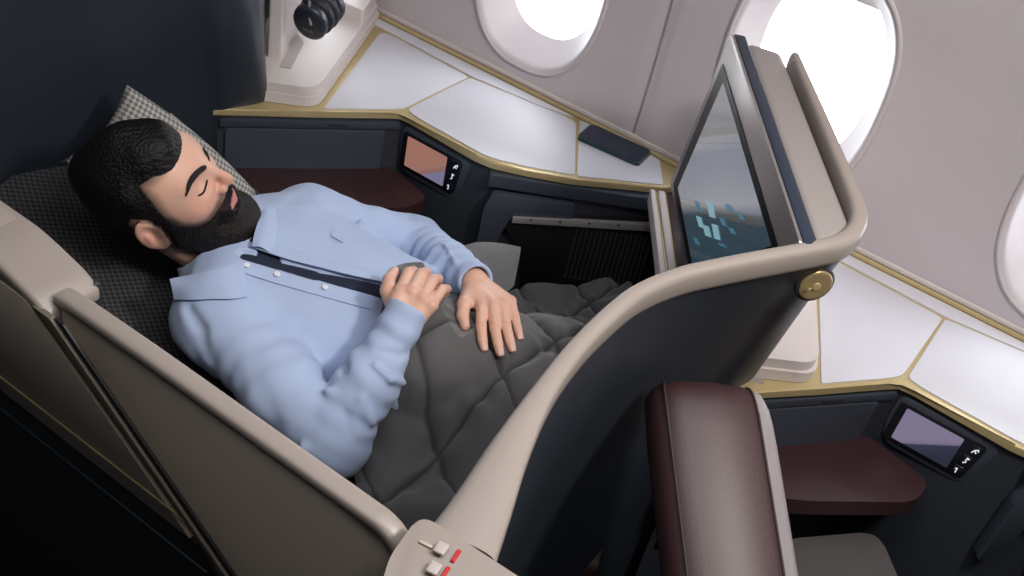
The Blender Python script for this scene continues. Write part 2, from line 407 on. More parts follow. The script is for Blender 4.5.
con2 = copy_tree(con, PITCH); con2['label'] = 'angular side console with white lids and gold edging beside the empty brown seat'
# the second console shows a different picture on its small screen
scr2 = scr.copy(); scr2.name = 'console_screen_dim'
r2 = [n for n in scr2.node_tree.nodes if n.type == 'VALTORGB'][0].color_ramp.elements
cols = [(.26, .22, .34), (.25, .21, .33), (.22, .19, .30), (.035, .04, .08), (.02, .025, .05)]
for e_, c_, p_ in zip(r2, cols, (0, .1, .18, .24, .6)): e_.color = (*c_, 1); e_.position = p_
for ch in con2.children:
    if ch.name.startswith('screen'):
        ch.data = ch.data.copy(); ch.data.materials[0] = scr2
    if ch.name.startswith('screen'): ch['label'] = 'small grey screen with a dark corner'
for ch in con.children:
    if ch.name == 'screen': ch['label'] = 'small screen glowing orange and lilac'
# ledge moulding along the sidewall
t = None
for x0, x1 in ((-2.58, 1.6),):
    t = tube([(x0, 1.938, .703), (x1, 1.938, .703)], .006, 8, bm=t)
struct(obj('trim_1', t, GOLD))
t = box((-.5, 1.950, .712), (4.2, .012, .012), .002)
struct(obj('trim_2', t, BOXM))

# ================================================================ SHELF BOXES WITH CUBBY
def shelf_box(dx, label):
    s = thing('storage_shelf', label, 'shelf', (-1.42+dx, 1.65, .70), 'moulded shelf units on the consoles')
    Q = [(-1.388, 1.440), (-1.290, 1.512), (-1.475, 1.925), (-1.66, 1.925), (-1.56, 1.60)]
    Q = [(x_+dx, y_) for x_, y_ in Q]
    obj('base', prism(roundpoly(Q, [.004, .035, .01, .01, .02]), .700, .722, .003), BOXM, s)
    T = inset(Q, .005)
    obj('tray', prism(roundpoly(T, [.01, .035, .01, .01, .02]), .7235, .742, .006), BOXM, s)
    GR = mat('shelf_groove', (.40, .35, .33), .5) if 'shelf_groove' not in bpy.data.materials else bpy.data.materials['shelf_groove']
    D_ = U3([dx, 0, 0])
    obj('groove', slab(roundpoly([at(279, 67, .7425)+D_, at(291, 69, .7425)+D_, at(304, 43, .7425)+D_, at(297, 34, .7425)+D_], .004, 4), UP, .0012, 0), GR, s)
    a = at(281, 60, .742)+D_; b_ = at(299, 30, .742)+D_; d = (b_-a)/np.linalg.norm(b_-a); l = U3([-d[1], d[0], 0])
    G = [a, a+d*.30, a+d*.30+l*.06, a+l*.03]
    obj('upright', prism(roundpoly([tuple(p[:2]) for p in G], .006), .742, 1.06, .006), BOXM, s)
    K = [(-1.42+dx, 1.80), (-1.385+dx, 1.82), (-1.44+dx, 1.92), (-1.50+dx, 1.92)]
    obj('step', prism(roundpoly([(-1.50+dx, 1.80), (-1.432+dx, 1.81), (-1.485+dx, 1.92), (-1.55+dx, 1.92)], .008), .742, .775, .005), BOXM, s)
    return s
shelf_box(0, 'white moulded shelf unit on the console behind the headphones, upper left')
shelf_box(PITCH, 'white moulded shelf unit peeking out behind the round-buttoned partition')

# headphones hanging from the shelf upright
hp = thing('headphones', 'black over-ear headphones hanging above the white shelf', 'headphones', (-1.40, 1.60, .80))
HPM = mat('headphone_plastic', (.020, .026, .040), .35, var=.1); HPP = mat('headphone_pad', (.012, .014, .020), .6, bump=.3, bscale=300)
hc = at(311, 21, .85)
hn = U3([.25, -.75, -.25]); hn /= np.linalg.norm(hn)
cup = obj('ear_cup', disc(hc, hn, .036, .043, .028, .35), HPM, hp)
side = U3([.9, .35, .1]); side /= np.linalg.norm(side)
obj('ear_cushion', disc(hc+(-hn)*.019+side*.004, hn, .038, .045, .024, .3), HPP, hp)
obj('ear_cushion', disc(hc+(-hn)*.036+side*.008, hn, .038, .045, .022, .3), HPP, hp)
obj('ear_cup', disc(hc+(-hn)*.055+side*.012, hn, .036, .043, .026, .35), HPM, hp)
arc = [hc+hn*.006+UP*.03+U3([-.012, 0, 0]), hc+hn*.008+UP*.07+U3([-.012, 0, 0])]
for k in range(9):
    a = math.pi*k/8; arc.append(hc-hn*.028+UP*(.105+.045*math.sin(a))+hn*.034*math.cos(a)+U3([-.012, 0, 0]))
arc += [hc-hn*.060+UP*.07+U3([-.012, 0, 0]), hc-hn*.058+UP*.03+U3([-.012, 0, 0])]
obj('headband', tube(spline(arc, 40), .008, 10), HPM, hp)
yk = [hc+hn*.017+UP*.055+side*.0, hc+hn*.019+UP*.02+side*.004, hc+hn*.019+UP*.006+side*.008]
o = obj('yoke', tube(yk, [.003, .0025, .003], 8), STEEL, hp); o['label'] = 'silver yoke'
LG = mat('headphone_mark', (.16, .11, .08), .5)
cc = hc+hn*.0145-UP*.012; sv = np.cross(hn, UP); sv /= np.linalg.norm(sv); uv = np.cross(sv, hn)
t = None
for s_ in ([(-.010, -.003), (-.006, .004), (-.003, -.003)], [(-.001, -.003), (.001, .004), (.005, .003), (.001, .0)], [(.006, -.003), (.009, .004), (.012, .003)]):
    t = tube([cc+sv*a+uv*b for a, b in s_], .0009, 5, bm=t)
obj('brand_mark', t, LG, hp)

# ================================================================ PHONE
ph = thing('phone', 'dark mobile phone lying flat on the white console top near the wall', 'phone', (-.80, 1.905, .7015))
pa = U3(at(592, 124, .708)); pb_ = U3(at(648, 148, .708)); pc_ = U3(at(637, 166, .708)); pd = U3(at(581, 140, .708))
ctr = (pa+pb_+pc_+pd)/4; ex = (pb_-pa)+(pc_-pd); ex /= np.linalg.norm(ex); ey = np.cross(UP, ex)
PL, PW = .148, .071; ctr = U3([ctr[0], 1.893, 0])
def prect(l, w_): return [tuple((ctr+ex*a*l/2+ey*b*w_/2)[:2]) for a, b in ((-1, -1), (1, -1), (1, 1), (-1, 1))]
PCASE = mat('phone_case_teal', (.03, .07, .075), .35, .3); PSCR = mat('phone_glass', (.018, .030, .060), .12)
obj('case', prism(roundpoly(prect(PL, PW), .012), .7018, .7108, .0025), PCASE, ph)
obj('phone_screen', prism(roundpoly(prect(PL-.006, PW-.006), .010), .7109, .7116, 0), PSCR, ph)

# ================================================================ PARTITION SHELLS
ZT = 1.15
# centre line: x,y at the top, x,y at the console level, cap half width
_top = [(-.440, 1.672, .008), (-.32, 1.50, .010), (-.232, 1.372, .011), (-.192, 1.308, .012), (-.180, 1.262, .012), (-.184, 1.222, .012), (-.203, 1.18, .011), (-.240, 1.112, .0105), (-.272, 1.052, .0105), (-.298, .998, .0105), (-.316, .935, .0105),
        (-.320, .875, .0105), (-.317, .80, .0105), (-.306, .72, .0125), (-.288, .64, .019), (-.268, .57, .026), (-.255, .52, .032)]
_low = [(-.09, .06), (-.080, .085), (-.068, .12), (-.074, .150), (-.088, .164), (-.104, .153), (-.106, .160), (-.088, .128), (-.066, .078), (-.052, .04), (-.04, .015), (-.03, .005), (-.02, 0), (-.012, 0), (-.01, 0), (-.01, 0), (-.01, 0)]
cl = [((a, b), (a+c, b+d), w_) for (a, b, w_), (c, d) in zip(_top, _low)]
def norm_(v): return v/np.linalg.norm(v)
def shell(dx, label, badge):
    s = thing('seat_partition', label, 'partition', (-.30+dx, 1.0, 0), 'curved partitions between the suites')
    A = spline([c[0] for c in cl], 80)+U3([dx, 0]); B = spline([c[1] for c in cl], 80)+U3([dx, 0]); Wd = spline([(c[2], 0) for c in cl], 80)[:, 0]
    T = np.gradient(A, axis=0); T /= np.linalg.norm(T, axis=1)[:, None]; N = np.stack([-T[:, 1], T[:, 0]], 1)   # N points to +x side (into the next seat)
    # wall
    R = []
    for i in range(80):
        hw = .009; r = []
        for z, t_ in ((ZT-.02, 0), (1.0, .33), (.85, .66), (.70, 1.0), (.35, 1.15), (.0, 1.2)):
            p = A[i]*(1-t_)+B[i]*t_; q = p+N[i]*max(.004, Wd[i]-.004); r.append((q[0], q[1], z))
        for z, t_ in ((.0, 1.2), (.35, 1.15), (.70, 1.0), (.85, .66), (1.0, .33), (ZT-.02, 0)):
            p = A[i]*(1-t_)+B[i]*t_; q = p-N[i]*max(.004, Wd[i]-.004); r.append((q[0], q[1], z))
        R.append(r)
    obj('shell_wall', rings(R), SHELL, s, sharp=60)
    R = []
    for i in range(80):
        ca = []
        wv = Wd[i]
        for a in np.linspace(0, 2*math.pi, 20, endpoint=False):
            sx, sz = sup(a, 3.2); p = A[i]+N[i]*sx*wv; zc = ZT-.016+sz*.016
            if sz < 0: zc = ZT-.016+sz*.020
            ca.append((p[0], p[1], zc))
        R.append(ca)
    obj('cap_rail', rings(R), CAPM, s, sharp=60)
    if badge:
        # round brass button on the wall that faces the next seat
        i = 37
        d = ray(811, 281); best = None
        for i in range(20, 60):
            for tt in np.linspace(0, .6, 30):
                z = ZT-.02-tt*(.45); pp_ = A[i]*(1-tt)+B[i]*tt+N[i]*(Wd[i]-.007); P = U3([pp_[0], pp_[1], z]); v = P-CAM; e_ = np.linalg.norm(np.cross(v, d))/np.linalg.norm(d)
                if best is None or e_ < best[0]: best = (e_, P, i, tt)
        _, P, i, tt = best
        pu = U3([*(A[i]*.9+B[i]*.1), 1.1]); pl = U3([*(A[i]*.5+B[i]*.5), 1.1-.18])
        vd = U3([A[i][0]-B[i][0], A[i][1]-B[i][1], .45]); vd /= np.linalg.norm(vd); tn = U3([*T[i], 0]); nn = np.cross(vd, tn); nn /= np.linalg.norm(nn)
        if nn@U3([*N[i], 0]) < 0: nn = -nn
        nn = nn+norm_(CAM-P)*.7; nn /= np.linalg.norm(nn); P = P+nn*.004
        obj('button_ring', disc(P+nn*.003, nn, .0275, .0275, .008, .2, vd), DARK, s)
        bt = obj('round_button', disc(P+nn*.006, nn, .0235, .0235, .008, .25, vd), BRASS, s)
        obj('button_mark', disc(P+nn*.0105, nn, .006, .006, .002, .2, vd), GOLD, bt)
        t = None
        for sg in (-1, 1): t = box(P+nn*.0102+tn*.013*sg, (.007, .0025, .001), .0003, [tn, vd, nn], t, 1)
        obj('button_mark', t, GOLD, bt)
    return s
shell(0, 'curved dark partition with warm white cap and round brass button, behind the monitor', True)
shell(-PITCH, 'dark slate partition rising behind the sleeping man and his pillow', False)

# ================================================================ MONITOR
mn = thing('seat_monitor', 'large tilted entertainment monitor with silver frame in front of the window', 'monitor', (-.38, 1.40, .70))
m1 = at(731, 33, 1.15); m4 = at(800, 243, 1.15); m2 = at(668, 173, .85); m3 = at(693, 258, .85)
ax = (m4-m1); MW = np.linalg.norm(ax); ax = ax/MW
dn = (m2-m1); dn = dn-ax*(dn@ax); MH = np.linalg.norm(dn); dn /= MH
bk = np.cross(dn, ax); bk = bk if bk[0] > 0 else -bk     # pointing away from the man
def mp_(s, t_, k=0.): return m1+ax*s+dn*t_+bk*k
def mrect(s0, s1, t0, t1, k, r): return roundpoly([mp_(s0, t0, k), mp_(s1, t0, k), mp_(s1, t1, k), mp_(s0, t1, k)], r, 5)
CUT = .24
def mcut(s0, s1, t0, t1, k, r, c0, c1): return roundpoly([mp_(s0, t0, k), mp_(s1-c0, t0, k), mp_(s1-c1, t1, k), mp_(s0, t1, k)], r, 5)
obj('screen_frame', slab(mcut(0, MW, 0, MH, 0, .010, 0, CUT), bk, .005, .0015), SILVER, mn)
obj('bezel', slab(mcut(.022, MW-.030, .044, MH-.012, -.0012, .006, .02, CUT-.01), bk, .003, .0008), GLASSB, mn)
scm = mat('picture_with_painted_reflection', (.02, .02, .02), .06, spec=.6); nt = scm.node_tree; b = nt.nodes['Principled BSDF']
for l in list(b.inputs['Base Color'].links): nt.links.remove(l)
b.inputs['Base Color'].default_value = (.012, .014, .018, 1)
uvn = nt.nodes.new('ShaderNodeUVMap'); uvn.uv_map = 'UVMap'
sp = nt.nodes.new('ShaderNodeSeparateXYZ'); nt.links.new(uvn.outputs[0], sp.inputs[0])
cr = nt.nodes.new('ShaderNodeValToRGB'); e = cr.color_ramp.elements  # grey bands and pale streak imitate a cabin reflection, painted into the screen glow
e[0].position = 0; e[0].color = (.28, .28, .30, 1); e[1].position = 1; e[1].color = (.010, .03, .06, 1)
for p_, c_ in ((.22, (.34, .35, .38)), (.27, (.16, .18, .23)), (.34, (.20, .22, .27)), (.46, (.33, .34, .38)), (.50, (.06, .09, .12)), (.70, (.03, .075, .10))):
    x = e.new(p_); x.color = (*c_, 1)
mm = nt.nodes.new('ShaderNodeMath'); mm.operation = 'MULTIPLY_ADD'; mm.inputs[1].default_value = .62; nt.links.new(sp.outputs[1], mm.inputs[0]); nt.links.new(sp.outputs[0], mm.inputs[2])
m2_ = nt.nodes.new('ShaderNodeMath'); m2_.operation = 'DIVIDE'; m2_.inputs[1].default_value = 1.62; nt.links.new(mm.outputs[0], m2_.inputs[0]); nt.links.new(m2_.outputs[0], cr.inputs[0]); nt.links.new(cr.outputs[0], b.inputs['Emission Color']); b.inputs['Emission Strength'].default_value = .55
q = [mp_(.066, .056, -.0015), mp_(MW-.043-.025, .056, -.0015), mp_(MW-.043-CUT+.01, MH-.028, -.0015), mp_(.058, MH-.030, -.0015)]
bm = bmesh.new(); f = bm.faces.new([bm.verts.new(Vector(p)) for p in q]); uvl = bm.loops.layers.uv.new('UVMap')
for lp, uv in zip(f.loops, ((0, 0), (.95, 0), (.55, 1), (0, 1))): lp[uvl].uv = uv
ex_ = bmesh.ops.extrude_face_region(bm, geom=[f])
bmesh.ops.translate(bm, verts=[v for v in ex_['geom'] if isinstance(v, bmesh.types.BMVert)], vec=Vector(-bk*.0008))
scn = obj('screen', bm, scm, mn); scn['label'] = 'glossy screen with a painted grey reflection and small blue tiles along its lower part'
TL = emat('tile_glow_light', (.26, .50, .58), .5); TD = emat('tile_glow_deep', (.05, .19, .28), .5)
pnrm = -bk
def onscr(px, py):
    d = ray(px, py); t_ = ((m1-bk*.0032-CAM)@bk)/(d@bk); return CAM+d*t_
for (px, py, w_, h_, c_) in ((698, 206, 5, 12, 1), (700, 222, 5, 13, 0), (711, 210, 6, 17, 0), (707, 231, 6, 13, 0), (716, 232, 6, 17, 0), (696, 241, 4, 9, 1), (723, 222, 5, 10, 1), (729, 208, 6, 9, 1), (732, 231, 5, 8, 1), (722, 245, 7, 6, 1), (741, 216, 5, 9, 1)):
    obj('picture_tile', slab([onscr(px-w_/2-1.5, py-h_/2), onscr(px+w_/2-1.5, py-h_/2+2), onscr(px+w_/2+1.5, py+h_/2), onscr(px-w_/2+1.5, py+h_/2-2)], pnrm, .0003, 0), TD if c_ else TL, scn)
# housing: dark band along the edge then the champagne box behind
obj('dark_band', slab([mp_(-.001, -.001, .0055), mp_(MW+.001, -.001, .0055), mp_(MW-CUT, MH, .0055), mp_(-.001, MH, .0055)], bk, .020, .003), NAVYB, mn)
hb = [mp_(.008, .003, .026), mp_(MW-.004, .003, .026), mp_(MW-.10, MH*.40, .026), mp_(.008, MH*.9, .026)]
bb = bk.copy(); bb[2] = 0; bb /= np.linalg.norm(bb)
bm = bmesh.new()
f1 = [bm.verts.new(Vector(p)) for p in hb]; f2 = [bm.verts.new(Vector(p+bb*.062+UP*(-.004 if i < 2 else 0)+ax*(.012 if i in (0, 3) else -.062 if i == 1 else -.03))) for i, p in enumerate(hb)]
bm.faces.new(f1[::-1]); bm.faces.new(f2)
for i in range(4): bm.faces.new((f1[i], f1[(i+1) % 4], f2[(i+1) % 4], f2[i]))
bev(bm, .012, 4)
obj('housing', bm, HOUS, mn)
for k in range(2):
    c_ = mp_(MW-.020, .006+.0*k, .045)+UP*(-.006-.007*k)+ax*.004
    obj('vent_slot', box(c_, (.003, .030, .002), .0005, [norm_(ax+bb*.9), norm_(bb-ax*.9), UP], None, 1), BLACK, mn)

# ================================================================ FOOTWELL SURROUND UNDER THE MONITOR
fw = thing('footwell_surround', 'gold and white edged footwell opening below the monitor', 'footwell', (-.5, 1.6, .0))
a = at(650, 190, .70); b_ = at(659, 266, .70); d = (b_-a); L = np.linalg.norm(d); d /= L; nx = U3([-d[1], d[0], 0]); nx = nx if nx[0] > 0 else -nx
def fwp(s, k): p = a+d*s+nx*k; return (p[0], p[1])
ext = .28
for name, k0, k1, m, zt in (('cream_strip', 0, .010, BOXM, .703), ('gold_strip', .0105, .016, GOLD, .700), ('cream_strip', .0165, .030, BOXM, .703), ('gold_strip', .0305, .034, GOLD, .700), ('leather_panel', .0345, .075, LEATHER, .699), ('shelf_panel', .0755, .16, CAPM, .70)):
    obj(name, prism([fwp(0.0, k0), fwp(L+ext, k0), fwp(L+ext, k1), fwp(0, k1)], .675, zt, .0015), m, fw)
obj('side_post', prism([fwp(L+ext-.02, .0), fwp(L+ext, 0), fwp(L+ext, .05), fwp(L+ext-.02, .05)], 0, .676, .002), BLACK, fw)
obj('footwell_roof', prism([fwp(0, .02), fwp(L+ext, .02), fwp(L+ext, .16), fwp(0, .16)], .66, .675, 0), BLACK, fw)
t = tube([fwp(.0, .20)+(.66,), fwp(.0, .20)+(.64,)], .004, 6)
t.free()

# ================================================================ AISLE WALL, DOOR, LATCH POST
def xz_slab(name, pts, Y0, th, m, parent, r=.004, bw=.003):
    q = roundpoly([(x_, Y0, z_) for x_, z_ in pts], r, 5)
    return obj(name, slab(q, (0, -1, 0), th, bw), m, parent)
aw = thing('aisle_wing', 'beige aisle side panel with thick cream cap, left of the sliding door', 'side panel', (-1.05, .49, 0))
X0 = -1.42
xz_slab('outer_panel', [(X0, 1.13), (-.745, 1.13), (-.52, .962), (X0, .962)], .4795, .006, OLIVE, aw, .004, .001)
xz_slab('edge_strip', [(-.735, 1.130), (-.708, 1.130), (-.452, .935), (-.36, .83), (-.39, .83), (-.49, .955)], .4785, .006, OLIVED, aw, .003, .001)
xz_slab('dark_gap_strip', [(-.707, 1.130), (-.694, 1.130), (-.438, .935), (-.345, .83), (-.36, .83), (-.451, .935)], .4785, .003, BLACK, aw, .001, .0005)  # black strip standing in for the shaded gap beside the door
xz_slab('lower_panel', [(X0, .958), (-.515, .958), (-.36, .82), (-.30, .0), (X0, .0)], .488, .012, BLACK, aw, .002)
xz_slab('inner_panel', [(X0, 1.13), (-.72, 1.13), (-.72, 0), (X0, 0)], .540, .010, SHELL, aw, .004)
o = obj('trim_line', tube([(X0, .4732, .985), (-.53, .4732, .985)], .0010, 6), BRASS, aw)
LED = emat('aisle_guide_line', (.008, .028, .045), .02)
obj('guide_line', box((-.955, .4755, .925), (.91, .002, .004), .0005), LED, aw)
prof_ = [(X0, 1.154), (-.805, 1.154), (-.775, 1.148), (-.735, 1.138), (-.716, 1.126), (-.716, 1.112), (-.724, 1.108), (-.74, 1.12), (-.76, 1.13), (X0, 1.13)]
q = roundpoly([(x_, .474, z_) for x_, z_ in prof_], [0, .02, .01, .008, .006, .004, .004, .01, .01, 0], 4)
t = slab(q, (0, 1, 0), .064, .0)
bev(t, .006, 3, [e for e in t.edges if abs(e.verts[0].co.y-e.verts[1].co.y) < 1e-5])
obj('cap_rail', t, CAPM, aw)
q = roundpoly([(-.97, .484, 1.1542), (-.97, .528, 1.1542), (-.825, .528, 1.1542), (-.825, .484, 1.1542)], .008, 4)
obj('cap_recess', slab(q, UP, .0018, .0006), CAPM, aw)
dr = thing('sliding_door', 'sliding suite door with beige face and pale top edge in front of the man', 'door', (-.5, .50, 0))
xz_slab('door_leaf', [(-.80, 1.135), (-.302, 1.135), (-.285, 1.11), (-.285, .02), (-.80, .02)], .505, .014, OLIVE, dr, [.0, .02, .02, 0, 0])
t = bmesh.new(); R = []
path = [(-.722, 1.134), (-.70, 1.136), (-.60, 1.138), (-.40, 1.138), (-.325, 1.138)]+[(-.325+.032*math.sin(a), 1.106+.032*math.cos(a)) for a in np.linspace(.2, math.pi/2, 6)]+[(-.293, .9), (-.293, .03)]
for (x_, z_) in path:
    pass
P = U3(path); T = np.gradient(P, axis=0); T /= np.linalg.norm(T, axis=1)[:, None]; Nn = np.stack([-T[:, 1], T[:, 0]], 1)
for p, n_ in zip(P, Nn):
    R.append([(p[0]+n_[0]*sup(a, 3)[1]*.008, .499+sup(a, 3)[0]*.011, p[1]+n_[1]*sup(a, 3)[1]*.008) for a in np.linspace(0, 2*math.pi, 14, endpoint=False)])
o = obj('edge_profile', rings(R), CAPM, dr, sharp=60); o['label'] = 'pale rounded edge of the door'
pt = thing('latch_post', 'cream latch block with red marks at the bottom edge of the picture', 'latch post', (-.2, .47, 0))
pp4 = [at(390, 556, 1.155)[:2], at(421, 513, 1.155)[:2], (.02, .528), (.02, .40), (-.255, .40)]
obj('block', prism(roundpoly([tuple(p) for p in pp4], [.01, .016, .01, .01, .02]), .98, 1.155, .007, seg=4), CAPM, pt)
obj('post', prism([(-.27, .42), (-.27, .51), (.02, .51), (.02, .42)], 0, .98, .004), OLIVE, pt)
t = None
ra = at(456, 556, 1.156); rb = at(447, 570, 1.156); dd = (rb-ra); LL = np.linalg.norm(dd); dd /= LL; ll = np.cross(UP, dd)
t = box(ra+dd*.0, (.014, .0035, .002), .0006, [dd, ll, UP], t, 1); t = box(ra+dd*.019, (.013, .0035, .002), .0006, [dd, ll, UP], t, 1)
obj('red_mark', t, RED, pt)
lt = obj('latch_slide', box(ra+dd*.002-ll*.013+UP*.003, (.012, .010, .003), .0014, [dd, ll, UP]), LATCHM, pt)
obj('latch_slide', box(ra+dd*.022-ll*.009+UP*.003, (.012, .010, .003), .0014, [dd, ll, UP]), LATCHM, pt)
obj('latch_slot', box(ra+dd*.003-ll*.026, (.003, .012, .002), .0006, [dd, ll, UP]), OLIVE, pt)

# ================================================================ THE MAN'S SEAT (FLAT BED)
seat = thing('lie_flat_seat', 'dark woven lie-flat seat under the sleeping man', 'seat', (-.9, 1.15, 0))
AX = U3([.93, .368, 0]); AX /= np.linalg.norm(AX); LT = U3([-AX[1], AX[0], 0])
S0 = U3([-1.055, 1.14, 0])
def seatpath(s):      # z of the cushion surface along the seat axis (s=0 below the shoulders)
    return float(np.interp(s, [-.48, -.3, 0, .25, .5, .75, 1.1], [.70, .615, .515, .44, .392, .385, .385]))
R = []
for s in np.linspace(-.46, .43, 26):
    z = seatpath(s); wv = .30-.12*max(0, (-s-.30)/.16)**2; ring = []
    for a in np.linspace(0, 2*math.pi, 40, endpoint=False):
        sx, sz = sup(a, 5)
        p = S0+AX*s+LT*sx*wv; zz_ = z-.055+sz*.055+.02*abs(sx)**4*(sz > 0)
        ring.append((p[0], p[1], zz_))
    R.append(ring)
obj('backrest', rings(R), WEAVE, seat)
R = []
for s in np.linspace(.43, .70, 8):
    ring = []
    for a in np.linspace(0, 2*math.pi, 32, endpoint=False):
        sx, sz = sup(a, 6); wv = .30-.14*max(0, s-.5)/.5
        p = S0+AX*s+LT*(sx*wv+.06*(s-.4)); ring.append((p[0], p[1], .335+sz*.05))
    R.append(ring)
obj('seat_cushion', rings(R), LEATHER, seat)
ctrp = lambda s, v: tuple((S0+AX*s+LT*v)[:2])
obj('seat_base', prism([ctrp(-.15, -.27), ctrp(.66, -.20), ctrp(.66, .20), ctrp(-.15, .27)], .0, .30, .02), BLACK, seat)
# brown leather cushion against the console
def armpad(dx, nm, label):
    P = [(-1.392, 1.378), (-1.186, 1.640), (-1.055, 1.612), (-1.058, 1.545), (-1.21, 1.405), (-1.37, 1.30)]
    q = [(p[0]+dx, p[1]) for p in P]
    q[0] = (q[0][0], q[0][1]-.0); t = prism(roundpoly(q, [.01, .02, .02, .03, .03, .03], 5), .525, .56, .012, seg=6)
    return t
obj('armrest_pad', armpad(0, '', ''), LEATHER, seat)['label'] = 'brown leather armrest cushion against the console'

# ================================================================ NEXT SEAT
ns = thing('upright_seat', 'empty upright seat with brown leather back and pale front edge, lower right', 'seat', (0, .9, 0))
# the backrest runs across, from the aisle to its rounded window end below the partition
AX2 = U3([.79, .613, 0]); LT2 = U3([-.613, .79, 0])
T0 = (at(768, 397, .95)+at(664, 391, .95))/2
D3 = U3([.148, -.157, -.10]); D3 /= np.linalg.norm(D3)
def sp2(s, z, v): p = T0+AX2*s+D3*v; return (p[0], p[1], z+D3[2]*v)
outl = [(-.084, .905), (-.079, .927), (-.068, .942), (-.045, .950), (0, .954), (.045, .950), (.066, .942), (.079, .925), (.090, .895), (.120, .80), (.165, .68), (.225, .52), (.16, .49), (.09, .60), (.03, .70), (-.03, .79), (-.07, .86)]
R = []
def offp(P, d): return inset([tuple(p) for p in P], d)
def cleng(P, k_, c=(.03, .85)): return [(p[0]+(c[0]-p[0])*k_*.35, p[1]+(c[1]-p[1])*k_) for p in P]
for v, k_ in [(-.036, .46), (-.0345, .32), (-.030, .21), (-.021, .12), (-.006, .05), (.014, .015), (.045, 0), (.15, 0), (.30, 0), (.45, 0), (.478, .02), (.49, .08), (.497, .2), (.50, .4)]:
    R.append([sp2(s_, z_, v) for s_, z_ in cleng(outl, k_)])
obj('backrest', rings(R), LEATHER, ns, sharp=60)
def seamline(s0, z0, off=.0006):
    P_ = []
    for v, k_ in [(-.031, .22), (-.021, .12), (-.006, .05), (.014, .015), (.045, 0), (.25, 0), (.45, 0), (.478, .02), (.49, .08)]:
        s1, z1 = cleng([(s0, z0)], k_)[0]; P_.append(sp2(s1, z1+off, v))
    return tube(spline(P_, 50), .0022, 6)
obj('piping', seamline(-.0665, .943), SEAM, ns)
obj('piping', seamline(.054, .9465), SEAM, ns)
G = []
for v, k_ in [(-.030, .21), (-.021, .12), (-.006, .05), (.014, .015), (.045, 0), (.15, 0), (.30, 0), (.45, 0), (.478, .02), (.49, .08)]:
    G.append([sp2(s1, z1, v) for s1, z1 in cleng([(.0565, .9465), (.0705, .941), (.083, .924), (.094, .897), (.1235, .80), (.168, .68), (.215, .55)], k_)])
o = obj('front_facing', patch(G, .004), EDGEF, ns, sharp=60); o['label'] = 'pale grey front edge'
# seat pan, legs shell, arm pad
def nsq(s, v): p = T0+AX2*s+U3([.6, -.8, 0])*(.44-v); return (p[0], p[1])
obj('seat_cushion', prism(roundpoly([(-.095, 1.42), (.035, 1.565), (.30, 1.25), (.06, .98)], .035), .36, .44, .025, seg=5), FABRIC, ns)
obj('seat_base', prism([(-.06, 1.38), (.03, 1.50), (.26, 1.22), (.08, 1.02)], 0, .36, .01), BLACK, ns)
obj('armrest_pad', armpad(PITCH, '', ''), LEATHER, ns)['label'] = 'brown leather armrest cushion against the console'

# ================================================================ IMPLICIT SURFACES (for the body, clothes, hair)
f32 = np.float32
def cap_(P, a, b, ra, rb=None):
    a = U3(a, f32); b = U3(b, f32); rb = ra if rb is None else rb; d = b-a; L = float(d@d)
    t = np.clip((P-a)@d/L, 0, 1) if L > 1e-12 else np.zeros(len(P), f32)
    return np.linalg.norm(P-a-t[:, None]*d, axis=1)-(ra+(rb-ra)*t)
def ell(P, c, r, B=None):
    q = P-U3(c, f32)
    if B is not None: q = q@U3(B, f32).T
    r = U3(r, f32); k0 = np.linalg.norm(q/r, axis=1); k1 = np.linalg.norm(q/(r*r), axis=1)
    return k0*(k0-1)/np.maximum(k1, 1e-6)
def smin(a, b, k):
    h = np.clip(.5+.5*(b-a)/k, 0, 1); return b*(1-h)+a*h-k*h*(1-h)
def smax(a, b, k): return -smin(-a, -b, k)
def sstep(x): x = np.clip(x, 0, 1); return x*x*(3-2*x)
def noise3(P, s, seed=0):
    r = np.random.default_rng(seed); o = np.zeros(len(P), f32)
    for k in range(6):
        v = r.normal(size=3); v = v/np.linalg.norm(v)*s*r.uniform(.6, 1.5); o += np.sin(P@v.astype(f32)+f32(r.uniform(0, 6.3)))
    return o/6
